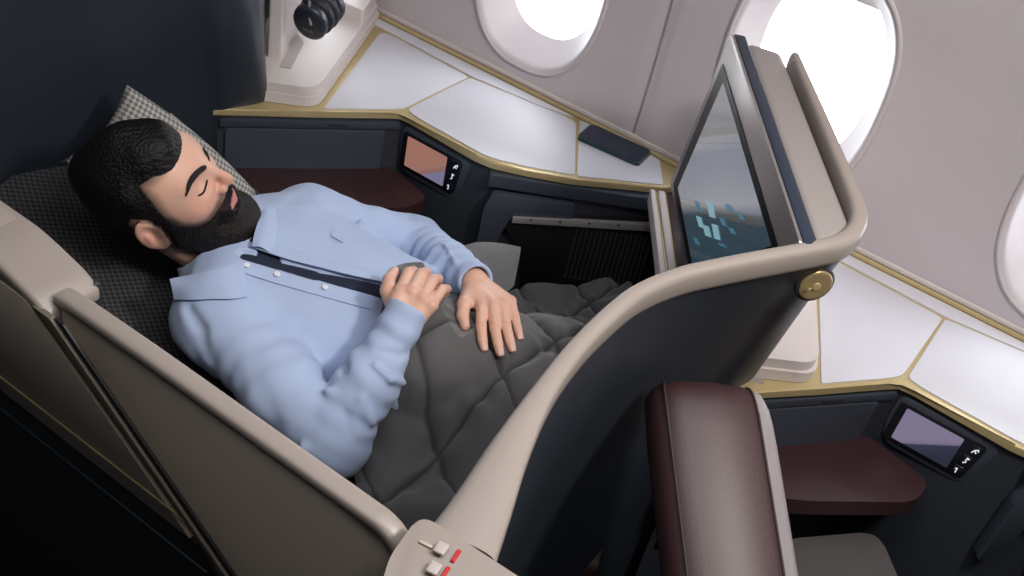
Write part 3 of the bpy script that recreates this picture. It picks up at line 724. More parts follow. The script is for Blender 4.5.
def surface(fn, lo, hi, h, B=12):
    lo = U3(lo, float); n = np.ceil((U3(hi, float)-lo)/h/B).astype(int)*B; nb = n//B
    g = np.stack(np.meshgrid(*[np.arange(k) for k in nb], indexing='ij'), -1).reshape(-1, 3)
    cc = (lo+(g*B+(B-1)/2)*h).astype(f32); dc = fn(cc); rad = B*h*.87*1.25+.012
    D = np.repeat(np.repeat(np.repeat(np.where(dc > 0, 1, -1).astype(f32).reshape(nb), B, 0), B, 1), B, 2)
    act = g[np.abs(dc) < rad]
    li = np.stack(np.meshgrid(*[np.arange(B)]*3, indexing='ij'), -1).reshape(-1, 3)
    for c in range(0, len(act), 300):
        idx = (act[c:c+300, None]*B+li[None]).reshape(-1, 3)
        D[idx[:, 0], idx[:, 1], idx[:, 2]] = fn((lo+idx*h).astype(f32))
    s = D > 0; X, Y, Z = D.shape
    acc = np.zeros((X-1, Y-1, Z-1), np.uint8)
    for i in (0, 1):
        for j in (0, 1):
            for k in (0, 1): acc += s[i:X-1+i, j:Y-1+j, k:Z-1+k]
    cell = np.argwhere((acc > 0) & (acc < 8)); cid = -np.ones(acc.shape, np.int32); cid[tuple(cell.T)] = np.arange(len(cell))
    V = np.zeros((len(cell), 3)); cnt = np.zeros(len(cell))
    cs = [(i, j, k) for i in (0, 1) for j in (0, 1) for k in (0, 1)]
    val = {c: D[cell[:, 0]+c[0], cell[:, 1]+c[1], cell[:, 2]+c[2]] for c in cs}
    for c in cs:
        for a in range(3):
            if c[a] == 0:
                e_ = list(c); e_[a] = 1; e_ = tuple(e_); v0, v1 = val[c], val[e_]; m = (v0 > 0) != (v1 > 0)
                t = np.where(m, v0/np.where(m, v0-v1, 1), 0); p = np.tile(U3(c, float), (len(cell), 1)); p[:, a] += t
                V[m] += p[m]; cnt[m] += 1
    V = lo+(cell+V/cnt[:, None])*h
    Q = []
    for a in range(3):
        b, c = (a+1) % 3, (a+2) % 3
        sl0 = [slice(None)]*3; sl1 = [slice(None)]*3; sl0[a] = slice(0, -1); sl1[a] = slice(1, None)
        s0, s1 = s[tuple(sl0)], s[tuple(sl1)]; E = np.argwhere(s0 != s1); E = E[(E[:, b] > 0) & (E[:, c] > 0) & (E[:, b] < D.shape[b]-1) & (E[:, c] < D.shape[c]-1)]
        def cidx(db, dc_):
            I = E.copy(); I[:, b] -= db; I[:, c] -= dc_; return cid[tuple(I.T)]
        q = np.stack([cidx(0, 0), cidx(1, 0), cidx(1, 1), cidx(0, 1)], 1); fl = s0[tuple(E.T)]
        q[fl] = q[fl][:, ::-1]; Q.append(q)
    Q = np.concatenate(Q); Q = Q[(Q >= 0).all(1)]
    return V, Q
def relax(V, Q, it=2, lam=.5):
    E = np.concatenate([Q[:, [0, 1]], Q[:, [1, 2]], Q[:, [2, 3]], Q[:, [3, 0]]]); n = len(V)
    dg = np.bincount(E.ravel(), minlength=n).astype(float)
    for k in range(it*2):
        l = lam if k % 2 == 0 else -lam*1.04
        A = np.stack([np.bincount(E[:, 0], V[E[:, 1], i], n)+np.bincount(E[:, 1], V[E[:, 0], i], n) for i in range(3)], 1)/np.maximum(dg, 1)[:, None]
        V = V+(A-V)*l*(dg > 0)[:, None]
    return V
def mesh_np(name, V, Q):
    me = bpy.data.meshes.new(name); me.vertices.add(len(V)); me.vertices.foreach_set('co', V.astype(f32).ravel())
    me.loops.add(len(Q)*4); me.loops.foreach_set('vertex_index', Q.astype(np.int32).ravel())
    me.polygons.add(len(Q)); me.polygons.foreach_set('loop_start', np.arange(0, len(Q)*4, 4, dtype=np.int32))
    me.update(calc_edges=True); me.validate(); return me

# ================================================================ PERSON
HS = 1.03
HP = CAM+(U3([-1.137, .984, .807])-CAM)*1.03
HL = U3([-.63, .735, .25]); HU = U3([-.242, -.492, .836]); HF = U3([.738, .467, .488])
_a = math.radians(1); HL, HF = HL*math.cos(_a)-HF*math.sin(_a), HF*math.cos(_a)+HL*math.sin(_a)
HB = np.stack([HL, HU, HF])          # rows: world -> head coords
def toh(P): return ((P-HP.astype(f32))@HB.T.astype(f32))/f32(HS)
def hw(l, u, f_): return HP+(HL*l+HU*u+HF*f_)*HS
def head_sdf(q):
    """q in head coordinates (left, up, front)"""
    a = q.copy(); a[:, 0] = np.abs(a[:, 0]); x, u, f_ = a.T
    d = ell(q, (0, .044, -.008), (.076, .086, .096))
    d = smin(d, ell(q, (0, .040, .036), (.063, .064, .058)), .03)
    d = smin(d, ell(q, (0, -.018, .030), (.060, .080, .058)), .03)
    d = smin(d, cap_(a, (.050, -.045, .004), (.020, -.094, .062), .018, .020), .03)
    d = smin(d, cap_(q, (-.006, -.096, .070), (.006, -.096, .070), .021), .025)
    d = smin(d, ell(a, (.040, .0, .058), (.022, .020, .022)), .02)
    d = smin(d, cap_(a, (.010, .050, .086), (.044, .050, .066), .0085, .007), .016)
    # eyes
    d = smax(d, -(np.linalg.norm(a-U3([.031, .028, .100], f32), axis=1)-.014), .014)
    d = smin(d, np.linalg.norm(a-U3([.031, .026, .0715], f32), axis=1)-.0130, .004)
    # nose
    d = smin(d, cap_(q, (0, .046, .086), (0, .006, .108), .0065, .0075), .010)
    d = smin(d, ell(q, (0, -.005, .108), (.0105, .0095, .0115)), .007)
    d = smin(d, ell(a, (.0125, -.010, .097), (.0075, .0075, .0105)), .005)
    d = smax(d, -ell(a, (.0065, -.0165, .106), (.0038, .0035, .0055)), .003)
    # lips
    d = smin(d, ell(q, (0, -.045, .083), (.030, .016, .016)), .012)
    d = smin(d, cap_(a, (.003, -.0385, .0955), (.020, -.044, .086), .0050, .003), .004)
    d = smin(d, cap_(a, (.0, -.0505, .094), (.017, -.047, .086), .0062, .0035), .004)
    d = smax(d, -cap_(a, (0, -.0443, .104), (.022, -.0455, .090), .0018), .003)
    # ears
    er = ell(a, (.079, .004, -.012), (.0085, .033, .0195), None)
    bow = a.copy(); bow[:, 0] -= (.35*np.clip(-(bow[:, 2]+.002), -.004, .03))
    er = ell(bow, (.077, .004, -.012), (.0075, .033, .0195))
    er = smax(er, -ell(bow, (.086, .008, -.010), (.0075, .021, .0105)), .004)
    er = smin(er, ell(bow, (.081, .002, -.015), (.004, .012, .005)), .004)
    er = er+.0008
    er = smin(er, ell(bow, (.076, -.024, -.006), (.006, .010, .009)), .006)
    d = smin(d, er, .004)
    return d
NB = U3([-1.095, 1.115, .640]); 
SR = U3([-1.005, .975, .632]); SL = U3([-1.105, 1.305, .612])
ER = at(334, 443, .575); WR = at(402, 322, .715)
EL = U3([-.985, 1.485, .545]); WL = at(474, 281, .640)
PEL = U3([-.62, 1.30, .50])
SC = (SR+SL)/2
def norm(v): return v/np.linalg.norm(v)
TA = norm(PEL-SC); TL_ = norm((SL-SR)-TA*((SL-SR)@TA)); TN = np.cross(TA, TL_); TN = TN if TN[2] > 0 else -TN
TB = np.stack([TA, TL_, TN])
# hands
def hand_joints(kind):
    if kind == 'L':
        W = WL; zk = .655
        mcp = [at(482, 306, zk-.002), at(493, 304, zk+.002), at(503, 302, zk), at(511, 300, zk-.006)]
        pip = [at(481, 326, .656), at(495, 329, .658), at(506, 326, .656), at(515, 318, .652)]
        dip = [at(482.5, 340, .651), at(498, 344, .652), at(509.5, 340, .651), at(518, 330, .648)]
        tip = [at(484, 348, .645), at(500, 353, .645), at(512, 349, .645), at(519.5, 337, .643)]
        th = [at(473, 292, .645), at(464, 304, .649), at(462.5, 316, .647), at(465, 326, .643)]
    else:
        W = WR; zk = .752
        mcp = [at(401, 289, .755), at(412, 290, .758), at(423, 296, .755), at(432, 304, .748)]
        pip = [at(408, 273, .748), at(421, 274, .749), at(433, 280, .744), at(443, 289, .735)]
        dip = [at(413, 271, .728), at(426, 272, .728), at(438, 279, .724), at(447, 289, .716)]
        tip = [at(411, 278, .712), at(424, 280, .712), at(435, 286, .708), at(444, 295, .702)]
        th = [at(394, 305, .742), at(388, 290, .742), at(389, 280, .742), at(394, 272, .738)]
    return W, mcp, pip, dip, tip, th
HJ = {k: hand_joints(k) for k in 'LR'}
def hand_sdf(P, k, grow=0.):
    W, mcp, pip, dip, tip, th = HJ[k]; d = None
    up = U3([0, 0, 1.])
    for i in range(4):
        base = W+(mcp[i]-W)*.12+(mcp[i]-mcp[1])*.25
        c = cap_(P, base-up*.004, mcp[i]-up*.004, .0135, .0122 if i < 3 else .0108)
        d = c if d is None else smin(d, c, .010)
    d = smin(d, cap_(P, W-up*.004, (mcp[0]+th[0])/2-up*.008, .016, .013), .012)
    d = smin(d, cap_(P, W-up*.005, (mcp[3]+W)/2-up*.006, .017, .013), .012)
    d = smin(d, cap_(P, W-up*.004, th[1]-up*.003, .016, .0125), .010)
    for i in range(4):
        r = [.0102, .0096, .0086, .0074] if i < 3 else [.0090, .0084, .0075, .0066]
        fg = smin(cap_(P, mcp[i]-up*.002, pip[i], r[0], r[1]), cap_(P, pip[i], dip[i], r[1], r[2]), .002)
        fg = smin(fg, cap_(P, dip[i], tip[i], r[2], r[3]), .002)
        d = smin(d, fg, .004)
    t = smin(cap_(P, th[1], th[2], .0122, .0108), cap_(P, th[2], th[3], .0108, .0085), .003)
    d = smin(d, t, .005)
    return d
def neck_sdf(P):
    a = hw(0, -.03, -.028); b = NB+U3([-.01, -.01, 0.0])
    return cap_(P, a, b, .056, .062)
def body_sdf(P):
    q = toh(P); d = head_sdf(q)*HS
    d = smin(d, neck_sdf(P), .018)
    tq = P-SC.astype(f32)
    d = smin(d, ell(P, SC+TA*.14, (.24, .155, .085), TB), .05)
    d = smin(d, cap_(P, SR+TL_*.03, SL-TL_*.03, .052), .05)
    for a_, e_, w_ in ((SR, ER, WR), (SL, EL, WL)):
        d = smin(d, cap_(P, a_, e_, .044, .036), .03)
        d = smin(d, cap_(P, e_, w_, .037, .0235), .012)
    for k in 'LR': d = smin(d, hand_sdf(P, k), .010)
    return d
V, Q = surface(body_sdf, (-1.33, .82, .40), (-.56, 1.58, .99), .0024)
V = relax(V, Q, 2, .4)
me = mesh_np('person', V, Q)
Pv = V.astype(f32); q = toh(Pv); x, u, f_ = q.T; ax_ = np.abs(x)
base = U3([.74, .45, .335]); col = np.tile(base, (len(V), 1))
def mixc(m, c):
    global col
    m = np.clip(m, 0, 1)[:, None]; col = col*(1-m)+U3(c)*m
g_ = lambda c, s: np.exp(-((x-c[0])**2+(u-c[1])**2+(f_-c[2])**2)/(s*s))
g2 = lambda c, s: np.exp(-((ax_-c[0])**2+(u-c[1])**2+(f_-c[2])**2)/(s*s))
mixc(.55*g2((.045, -.005, .07), .028), (.66, .30, .22))
mixc(.65*g_((0, -.006, .112), .018), (.60, .25, .18))
mixc(.5*g2((.08, .0, -.01), .03), (.62, .27, .19))
mixc(.35*g2((.031, .040, .08), .012), (.42, .22, .17)); mixc(.45*g2((.031, .026, .084), .009), (.84, .58, .46))  # socket shade and a lid highlight painted into the skin colour
lipm = ((ax_ < .021) & (u < -.034) & (u > -.058) & (f_ > .085)).astype(float)*np.clip(1.6-((ax_/.021)**2+((u+.0455)/.0115)**2), 0, 1)
mixc(lipm*.9, (.50, .17, .16))
headm = (np.linalg.norm(q, axis=1) < .17)
def poly2(fx, uy, poly):
    """signed distance to a 2-D polygon (negative inside)"""
    pts = U3(poly, float); n = len(pts); d = np.full(len(fx), 1e9); s = np.ones(len(fx))
    for i in range(n):
        a = pts[i]; b = pts[i-1]; e_ = b-a; wx = fx-a[0]; wy = uy-a[1]; t = np.clip((wx*e_[0]+wy*e_[1])/(e_@e_), 0, 1)
        d = np.minimum(d, (wx-e_[0]*t)**2+(wy-e_[1]*t)**2)
        c1 = uy >= a[1]; c2 = uy < b[1]; c3 = e_[0]*wy > e_[1]*wx
        s = np.where((c1 & c2 & c3) | (~c1 & ~c2 & ~c3), -s, s)
    return s*np.sqrt(d)
BEARDP = [(.004, .014), (.028, .016), (.035, -.006), (.050, -.020), (.068, -.029), (.082, -.025), (.092, -.024), (.14, -.022), (.15, -.16), (.03, -.135), (.0, -.085), (-.008, -.050), (-.002, -.02)]
HAIRP = [(.098, .110), (.076, .102), (.046, .094), (.024, .090), (.028, .062), (.026, .036), (.026, .008), (.006, .010), (.002, .034), (-.020, .046), (-.036, .030), (-.042, -.01), (-.040, -.045), (-.06, -.075), (-.2, -.08), (-.2, .25), (.20, .25)]
bd = poly2(f_, u, BEARDP); hd = poly2(f_, u, HAIRP)
inner = ((ax_ < .022) & (u > -.060) & (u < -.033) & (f_ > .07))
mixc(np.where(headm & ~inner, np.clip(.85-bd/.014, 0, .85), 0)*(u > -.2), (.055, .038, .035))
mixc(np.where(headm, np.clip(.85-hd/.020, 0, .95), 0)*(ax_ < .074+.2*np.clip(u, 0, 1)), (.03, .022, .020))
# brows and lashes are separate pieces; knuckles a bit redder, nails a bit paler
for k in 'LR':
    W, mcp, pip, dip, tip, th = HJ[k]
    for L_, s_, c_ in ((mcp, .010, (.60, .28, .20)), (pip, .008, (.60, .28, .20)), (tip+[th[3]], .010, (.68, .34, .27))):
        for p in L_: mixc(.5*np.exp(-((V-p)**2).sum(1)/s_**2), c_)
att = me.color_attributes.new('Col', 'FLOAT_COLOR', 'POINT')
att.data.foreach_set('color', np.concatenate([col, np.ones((len(col), 1))], 1).astype(f32).ravel())
man = obj('person', me, SKIN, None, sharp=None)
tag(man, 'bearded man in a pale blue shirt asleep on his back with hands on the blanket', 'person')

# finger nails
def nail(k, i):
    W, mcp, pip, dip, tip, th = HJ[k]
    a, b = (th[2], th[3]) if i == 4 else (dip[i], tip[i])
    d = norm(b-a); n = norm(UP-d*(UP@d)); s = np.cross(d, n); r = (.0085 if i == 4 else .0074)
    G = [[b+d*(.001+.0085*u_)*1.0-d*.002+s*v_*.0048+n*(r+.0002-.35*(v_*v_)*.0045-.0022*max(0, u_)**2*1.2) for v_ in np.linspace(-1, 1, 7)] for u_ in np.linspace(-.6, .85, 6)]
    return patch(G, .0006)
NAIL = mat('finger_nail', (.72, .45, .38), .3)
for i in range(5): obj('fingernail', nail('L', i), NAIL, man)
obj('fingernail', nail('R', 4), NAIL, man)

# hair
def hair_sdf(P):
    q = toh(P); d = head_sdf(q); x, u, f_ = q.T; hd = poly2(f_, u, HAIRP).astype(f32)
    m = sstep(-hd/.030); top = sstep((u-.055)/.06)
    side = sstep((np.abs(x)-.05)/.02)*sstep((.075-u)/.03)
    t = (.005+.006*top)*m*(1-.5*side)+.001*np.sign(-hd)
    t = t+.0004*np.sin(q@U3([900, 150, 90], f32)*.9+6*noise3(q, 40, 3))*m*top
    o = d-t
    st = .0007*np.sin(q@U3([620, 260, -60], f32)+5*noise3(q, 35, 2))
    qf = smin(cap_(q, (.005, .104, .052), (.0, .112, .005), .024, .033), cap_(q, (.0, .112, .010), (0, .092, -.066), .033, .034), .03)
    qf = smin(qf, cap_(q, (-.024, .100, .054), (.026, .101, .052), .018, .016), .02)
    qf = smin(qf, cap_(q, (-.016, .110, .070), (-.026, .117, .040), .012, .017), .02)
    o = smin(o, qf-st, .018)
    return np.maximum(o, hd-.020)*HS
V, Q = surface(hair_sdf, HP-.22, HP+.24, .0026)
V = relax(V, Q, 1, .3)
obj('hair', mesh_np('hair', V, Q), HAIR, man, sharp=None)
def beard_sdf(P):
    q = toh(P); d = head_sdf(q); x, u, f_ = q.T; ax = np.abs(x); bd = poly2(f_, u, BEARDP).astype(f32)
    m = sstep(-bd/.016)
    lip = np.clip(1.35-((ax/.021)**2+((u+.0470)/.0100)**2), 0, 1)*(f_ > .07)
    low = sstep((-.045-u)/.05)
    t = (.0045+.0115*low*sstep((f_+.01)/.06))*m
    t = t*(1-np.clip(lip*3, 0, 1))-.0012
    t = t+.0009*noise3(q, 700, 5)*m
    o = d-t
    ch = ell(q, (0, -.108, .078), (.034, .026, .030))-.0012*noise3(q, 500, 8)
    ch = smin(ch, cap_(np.stack([ax, u, f_], 1), (.018, -.104, .066), (.048, -.062, .020), .022, .012)-.001*noise3(q, 500, 9), .02)
    nk = np.maximum(0, 0)
    o = smin(o, ch, .014)
    # keep the lips free
    o = smax(o, -ell(q, (0, -.0470, .102), (.0160, .0078, .020)), .003)
    return o*HS
V, Q = surface(beard_sdf, HP-.20, HP+.20, .0024)
V = relax(V, Q, 1, .3)
obj('beard', mesh_np('beard', V, Q), BEARD, man, sharp=None)
# brows, lashes projected on the face
def on_face(l, u, out=.0):
    f_ = np.linspace(.02, .13, 221, dtype=f32); P = np.stack([np.full(221, l, f32), np.full(221, u, f32), f_], 1); d = head_sdf(P)
    k = np.where(d < 0)[0]; k = k[-1] if len(k) else 0
    return hw(l, u, float(f_[k])+out)
BROW = hairmat('brow_hair', (.010, .008, .007), (200, 400, 200), (0, 0, .3))
for sg in (-1, 1):
    C_ = [(sg*l, u) for l, u in (((.011, .044), (.020, .049), (.030, .053), (.042, .054), (.052, .050), (.059, .042)) if sg < 0 else ((.010, .043), (.014, .045), (.018, .046), (.022, .047), (.025, .047), (.028, .046)))]; C_ = spline(C_, 22)
    wd = np.interp(np.linspace(0, 1, 22), [0, .15, .5, .85, 1], [.003, .0052, .0048, .0030, .0006])
    G = [[on_face(c[0], c[1]+w_*v, .0012+.0012*(1-abs(v))) for v in np.linspace(-1, 1, 7)] for c, w_ in zip(C_, wd)]
    if sg > 0: G = G[::-1]
    obj('eyebrow', patch(G, .0015), BROW, man)
    C_ = [(sg*l, u) for l, u in ((.0170, .0225), (.024, .0190), (.032, .0178), (.040, .0195), (.0490, .0250))]; C_ = spline(C_, 18)
    path = [on_face(c[0], c[1], .0006) for c in C_]
    t = tube(path, [.0005]+[.0018]*16+[.0006], 6)
    obj('eyelashes', t, BROW, man)

# ---- shirt
A0 = at(240, 250, .735); B0 = at(387, 293, .715)     # opening line on the chest
def seg(P, a, b):
    P = np.asarray(P, f32); a = U3(a, f32); b = U3(b, f32); d = b-a; t = np.clip((P-a)@d/float(d@d), 0, 1); return np.linalg.norm(P-a-t[:, None]*d, axis=1), t
FOLD = []
def fold(pts, wdt, amp):
    pts = [at(*p) for p in pts]
    for i in range(len(pts)-1): FOLD.append((pts[i], pts[i+1], wdt, amp))
fold([(255, 345, .70), (300, 372, .68), (345, 402, .64)], .010, .007)
fold([(262, 332, .72), (310, 352, .70), (352, 372, .67)], .009, -.006)
fold([(230, 300, .72), (270, 330, .72), (318, 340, .71)], .010, .0045)
fold([(325, 410, .63), (345, 398, .64), (368, 375, .68)], .008, .006)
fold([(345, 415, .64), (351, 432, .63)], .007, -.004)
fold([(362, 400, .66), (375, 425, .63)], .009, .005)
fold([(375, 365, .70), (392, 380, .68), (412, 385, .64)], .007, .005)
fold([(378, 350, .71), (400, 356, .70), (422, 352, .68)], .006, -.004)
fold([(300, 395, .67), (290, 420, .64), (300, 450, .60)], .012, .005)
fold([(225, 330, .70), (220, 370, .66), (240, 400, .63)], .011, .004)
fold([(270, 375, .69), (262, 400, .66), (275, 425, .63)], .012, -.004)
fold([(355, 200, .68), (362, 222, .66), (368, 240, .63)], .007, .005)
fold([(390, 232, .62), (398, 222, .64), (402, 240, .62)], .006, .005)
fold([(405, 228, .63), (418, 240, .64), (430, 255, .65)], .007, .006)
fold([(413, 225, .63), (432, 238, .64), (446, 250, .65)], .006, -.004)
fold([(425, 232, .64), (445, 245, .65), (455, 262, .66)], .006, .004)
fold([(300, 215, .73), (340, 235, .73), (375, 262, .72)], .010, .004)
fold([(285, 205, .72), (315, 210, .72), (340, 225, .71)], .008, -.004)
fold([(190, 310, .68), (200, 330, .67), (205, 360, .63)], .010, -.004)
def shirt_sdf(P, grow=0., folds=True, torso=False):
    d = ell(P, SC+TA*.10, (.26, .185, .108), TB)
    d = smin(d, ell(P, SC+TA*.27+TN*.004, (.20, .165, .104), TB), .06)
    if torso: return d
    d = np.maximum(d, (P-U3([-.80, 1.22, .6], f32))@U3([.88, .475, 0], f32)-.02)
    d = smin(d, cap_(P, SR+TL_*.015, SL-TL_*.015, .064), .05)
    d = smin(d, cap_(P, SR, NB, .058, .066), .05); d = smin(d, cap_(P, SL, NB, .058, .066), .05)
    m = SR*.45+ER*.55
    d = smin(d, cap_(P, SR, m, .064, .061), .04)
    d = smin(d, smin(cap_(P, m, ER, .061, .054), cap_(P, ER, ER*.5+WR*.5, .054, .047), .02), .018)
    d = smin(d, cap_(P, ER*.5+WR*.5, WR*.9+ER*.1, .047, .034), .018)
    d = smin(d, cap_(P, WR*.93+ER*.07, WR*1.13-ER*.13, (.0352, .0345)[0], .0345), .008)
    d = smin(d, cap_(P, SL, EL, .062, .052), .04)
    d = smin(d, cap_(P, EL, EL*.4+WL*.6, .052, .041), .018)
    d = smin(d, cap_(P, EL*.4+WL*.6, WL*.85+EL*.15, .041, .037), .018)
    d = smin(d, cap_(P, WL*.88+EL*.12, WL*1.02-EL*.02, .0355, .0345), .006)
    if folds:
        for a, b, w_, am in FOLD:
            r, t = seg(P, a, b); d = d-1.6*am*np.exp(-(r/w_)**2)
        for (a, b, am, fr, sd) in ((SR, ER, .0028, 120, 31), (ER, WR, .0030, 150, 32), (SL, EL, .0022, 130, 33), (EL, WL, .0030, 160, 34)):
            r, t = seg(P, a, b); ax3 = norm(U3(b)-U3(a)).astype(f32)
            d = d-am*np.exp(-(r/.075)**4)*np.sin(P@(ax3*fr)+P@U3([18, -14, 40], f32)+4*noise3(P, 28, sd))*(.25+.75*t*(1-t)*4*(.6+.4*noise3(P, 25, sd+7)))
        d = d-.0026*noise3(P, 60, 11)-.0016*noise3(P, 130, 12)
    return d-grow
WRx = norm(WR-ER); WLx = norm(WL-EL)
def on_shirt(px, py, out=0., lo=.50, hi=.92):
    zs = np.linspace(hi, lo, 500); P = U3([at(px, py, z) for z in zs]).astype(f32); d = shirt_sdf(P)
    k = np.where(d < out)[0]
    return P[k[0]].astype(float) if len(k) else at(px, py, .7)
A0 = on_shirt(244, 254); B0 = on_shirt(386, 291)
MID0 = on_shirt(315, 274)
def shirt_cut(P):
    d = shirt_sdf(P)
    # cuffs end in a clean rim; hollow inside
    for W_, x_, e_, off in ((WR, WRx, ER, .026), (WL, WLx, EL, .008)):
        rr, t = seg(P, W_-x_*.03, W_+x_*.10)
        cut = (P-(W_+x_*off).astype(f32))@x_.astype(f32)
        near = np.linalg.norm(P-W_.astype(f32), axis=1)-.085
        d = np.maximum(d, np.where(near < 0, cut, -1))
        hol = cap_(P, W_-x_*.005, W_+x_*.07, .0285)
        d = np.maximum(d, -hol)
    # hole for the neck and the open front
    nk = cap_(P, NB-U3([.02, .02, -.01]), hw(0, -.03, -.02), .0665, .072)
    d = np.maximum(d, -nk)
    op = np.minimum(cap_(P, A0+UP*.004, MID0+UP*.004, .013, .014), cap_(P, MID0+UP*.004, B0+UP*.006, .012, .020))
    d = np.maximum(d, -op)
    vv = cap_(P, hw(0, -.13, .06), A0+(B0-A0)*.22, .035, .012)
    d = np.maximum(d, -vv)
    return d
V, Q = surface(shirt_cut, (-1.30, .82, .40), (-.60, 1.60, .86), .0032)
V = relax(V, Q, 1, .35)
shirt = obj('shirt', mesh_np('shirt', V, Q), SHIRT, man, sharp=55)
V, Q = surface(lambda P: np.maximum(shirt_sdf(P, -.007, False), -cap_(P, NB, hw(0, -.03, -.02), .060, .066)), (-1.25, .85, .42), (-.62, 1.42, .84), .005)
# only the front of the undershirt is needed: keep what is near the opening
cen_ = V[Q].mean(1); rr = np.linalg.norm(cen_-(A0+B0)/2, axis=1); k = np.abs((cen_-A0)@np.cross(norm(B0-A0), UP)) < .06
rs_ = np.minimum(seg(cen_, A0, MID0)[0], seg(cen_, MID0, B0)[0]); Q = Q[(rs_ < .045) | (np.linalg.norm(cen_-A0, axis=1) < .07)]
obj('undershirt', mesh_np('undershirt', V, Q), UNDER, man, sharp=None)
# surface finder for shirt trims
def on_shirt(px, py, out=0., lo=.50, hi=.92):
    zs = np.linspace(hi, lo, 500); P = U3([at(px, py, z) for z in zs]).astype(f32); d = shirt_sdf(P)
    k = np.where(d < out)[0]
    return P[k[0]].astype(float) if len(k) else at(px, py, .7)
def sm_grid(top_, bot, n=18, m=7, lift=.003, arch=.006):
    T_ = spline(top_, n); B_ = spline(bot, n)
    G = []
    for i in range(n):
        G.append([T_[i]*(1-t)+B_[i]*t+UP*(arch*math.sin(math.pi*t)) for t in np.linspace(0, 1, m)])
    return G
# near collar leaf
topc = [on_shirt(170, 280, .010), on_shirt(185, 277, .014), on_shirt(205, 273, .017), on_shirt(225, 268, .018), on_shirt(243, 262, .014)]
botc = [on_shirt(175, 299, .005), on_shirt(193, 300, .005), on_shirt(212, 299, .005), on_shirt(231, 299, .005), on_shirt(247, 297, .005)]
obj('collar', patch(sm_grid(topc, botc), .0025), SHIRT, shirt)
# far collar leaf and the turned-back front edge
topf = [on_shirt(262, 212, .010), on_shirt(258, 222, .012), on_shirt(254, 235, .012), on_shirt(252, 246, .012)]
botf = [on_shirt(276, 208, .004), on_shirt(277, 224, .004), on_shirt(276, 240, .004), on_shirt(270, 253, .004)]
obj('collar', patch(sm_grid(topf, botf), .0025), SHIRT, shirt)
e1 = [on_shirt(*p, .007) for p in ((250, 246), (285, 258), (320, 267), (352, 275), (386, 282))]
e2 = [on_shirt(*p, .003) for p in ((258, 237), (290, 248), (323, 257), (355, 265), (388, 272))]
obj('placket', patch(sm_grid(e1, e2, 24, 5, arch=.002), .002), SHIRT, shirt)
e1 = [on_shirt(*p, .004) for p in ((243, 261), (277, 271), (312, 281), (346, 290), (378, 298))]
e2 = [on_shirt(*p, .002) for p in ((240, 272), (275, 283), (310, 293), (342, 302), (373, 310))]
obj('placket', patch(sm_grid(e1, e2, 24, 5, arch=.001), .0015), SHIRT, shirt)
for p in ((247, 265), (277, 274), (325, 287)):
    c = on_shirt(*p, .008); n_ = norm(TN+U3([.1, -.2, 0])*.5)
    obj('button', disc(c, n_, .0055, .0055, .0028, .25, (1, 0, 0)), BUTTON, shirt)
# pocket tab
obj('pocket_tab', patch(sm_grid([on_shirt(334, 229, .003), on_shirt(346, 236, .003)], [on_shirt(331, 236, .002), on_shirt(343, 243, .002)], 6, 4, arch=.001), .0015), SHIRT, shirt)

# ================================================================ BLANKET
BO = U3([-.80, 1.22]); BA = U3([.88, .475]); BA /= np.linalg.norm(BA); BL = U3([-BA[1], BA[0]])
nu, nv = 300, 240
u_ = np.linspace(0, 1, nu); v_ = np.linspace(0, 1, nv)
UU, VV = np.meshgrid(u_, v_, indexing='ij')
su = .66*UU
vmx = np.interp(su, [0, .06, .17, .33, .45, .66], [.25, .285, .335, .372, .41, .44])
sv = -.36+(vmx+.36)*VV
_q = spline([(-.36, .10), (-.33, .055), (-.29, -.01), (-.20, -.037), (-.11, -.038), (.02, -.036), (.06, -.01), (.11, .06), (.175, .10), (.28, .10), (.33, .12), (.45, .15)], 60)
st_ = np.interp(sv, _q[:, 0], _q[:, 1])
_wl = U3([(-.255, .40), (-.255, .52), (-.288, .64), (-.316, .73), (-.337, .815), (-.36, .905), (-.368, .965), (-.368, 1.048), (-.360, 1.132), (-.350, 1.222), (-.345, 1.31), (-.35, 1.40), (-.385, 1.47), (-.445, 1.57), (-.55, 1.70)])
def endsu(v):
    for q_ in np.linspace(.1, .66, 80):
        x_ = BO[0]+BA[0]*q_+BL[0]*v; y_ = BO[1]+BA[1]*q_+BL[1]*v
        if x_ > np.interp(y_, _wl[:, 1], _wl[:, 0])-.022: return q_
    return .66
en_ = np.interp(sv, np.linspace(-.4, .5, 60), [endsu(v) for v in np.linspace(-.4, .5, 60)])
su = st_+(en_-st_)*UU
X = BO[0]+BA[0]*su+BL[0]*sv; Y = BO[1]+BA[1]*su+BL[1]*sv
P = np.stack([X, Y], -1)
def seg2(a, b):
    a = U3(a); b = U3(b); d = b-a; t = np.clip(((P-a)@d)/(d@d), 0, 1); return np.linalg.norm(P-a-t[..., None]*d, axis=-1), t
r, t = seg2((-.80, 1.225), (-.45, 1.40)); belly = .635-.045*t-.95*np.maximum(r-.04, 0)**1.55*3.2
r1, t1 = seg2((-.60, 1.24), (-.15, 1.50)); r2, t2 = seg2((-.62, 1.38), (-.20, 1.60))
leg1 = .575-.03*t1-8.0*np.maximum(r1-.02, 0)**2; leg2 = .595-.03*t2-8.0*np.maximum(r2-.02, 0)**2
basez = .47-.14*sstep((-.27-sv)/.10)
H = np.logaddexp(np.logaddexp(belly*45, leg1*45), np.logaddexp(leg2*45, basez*45))/45
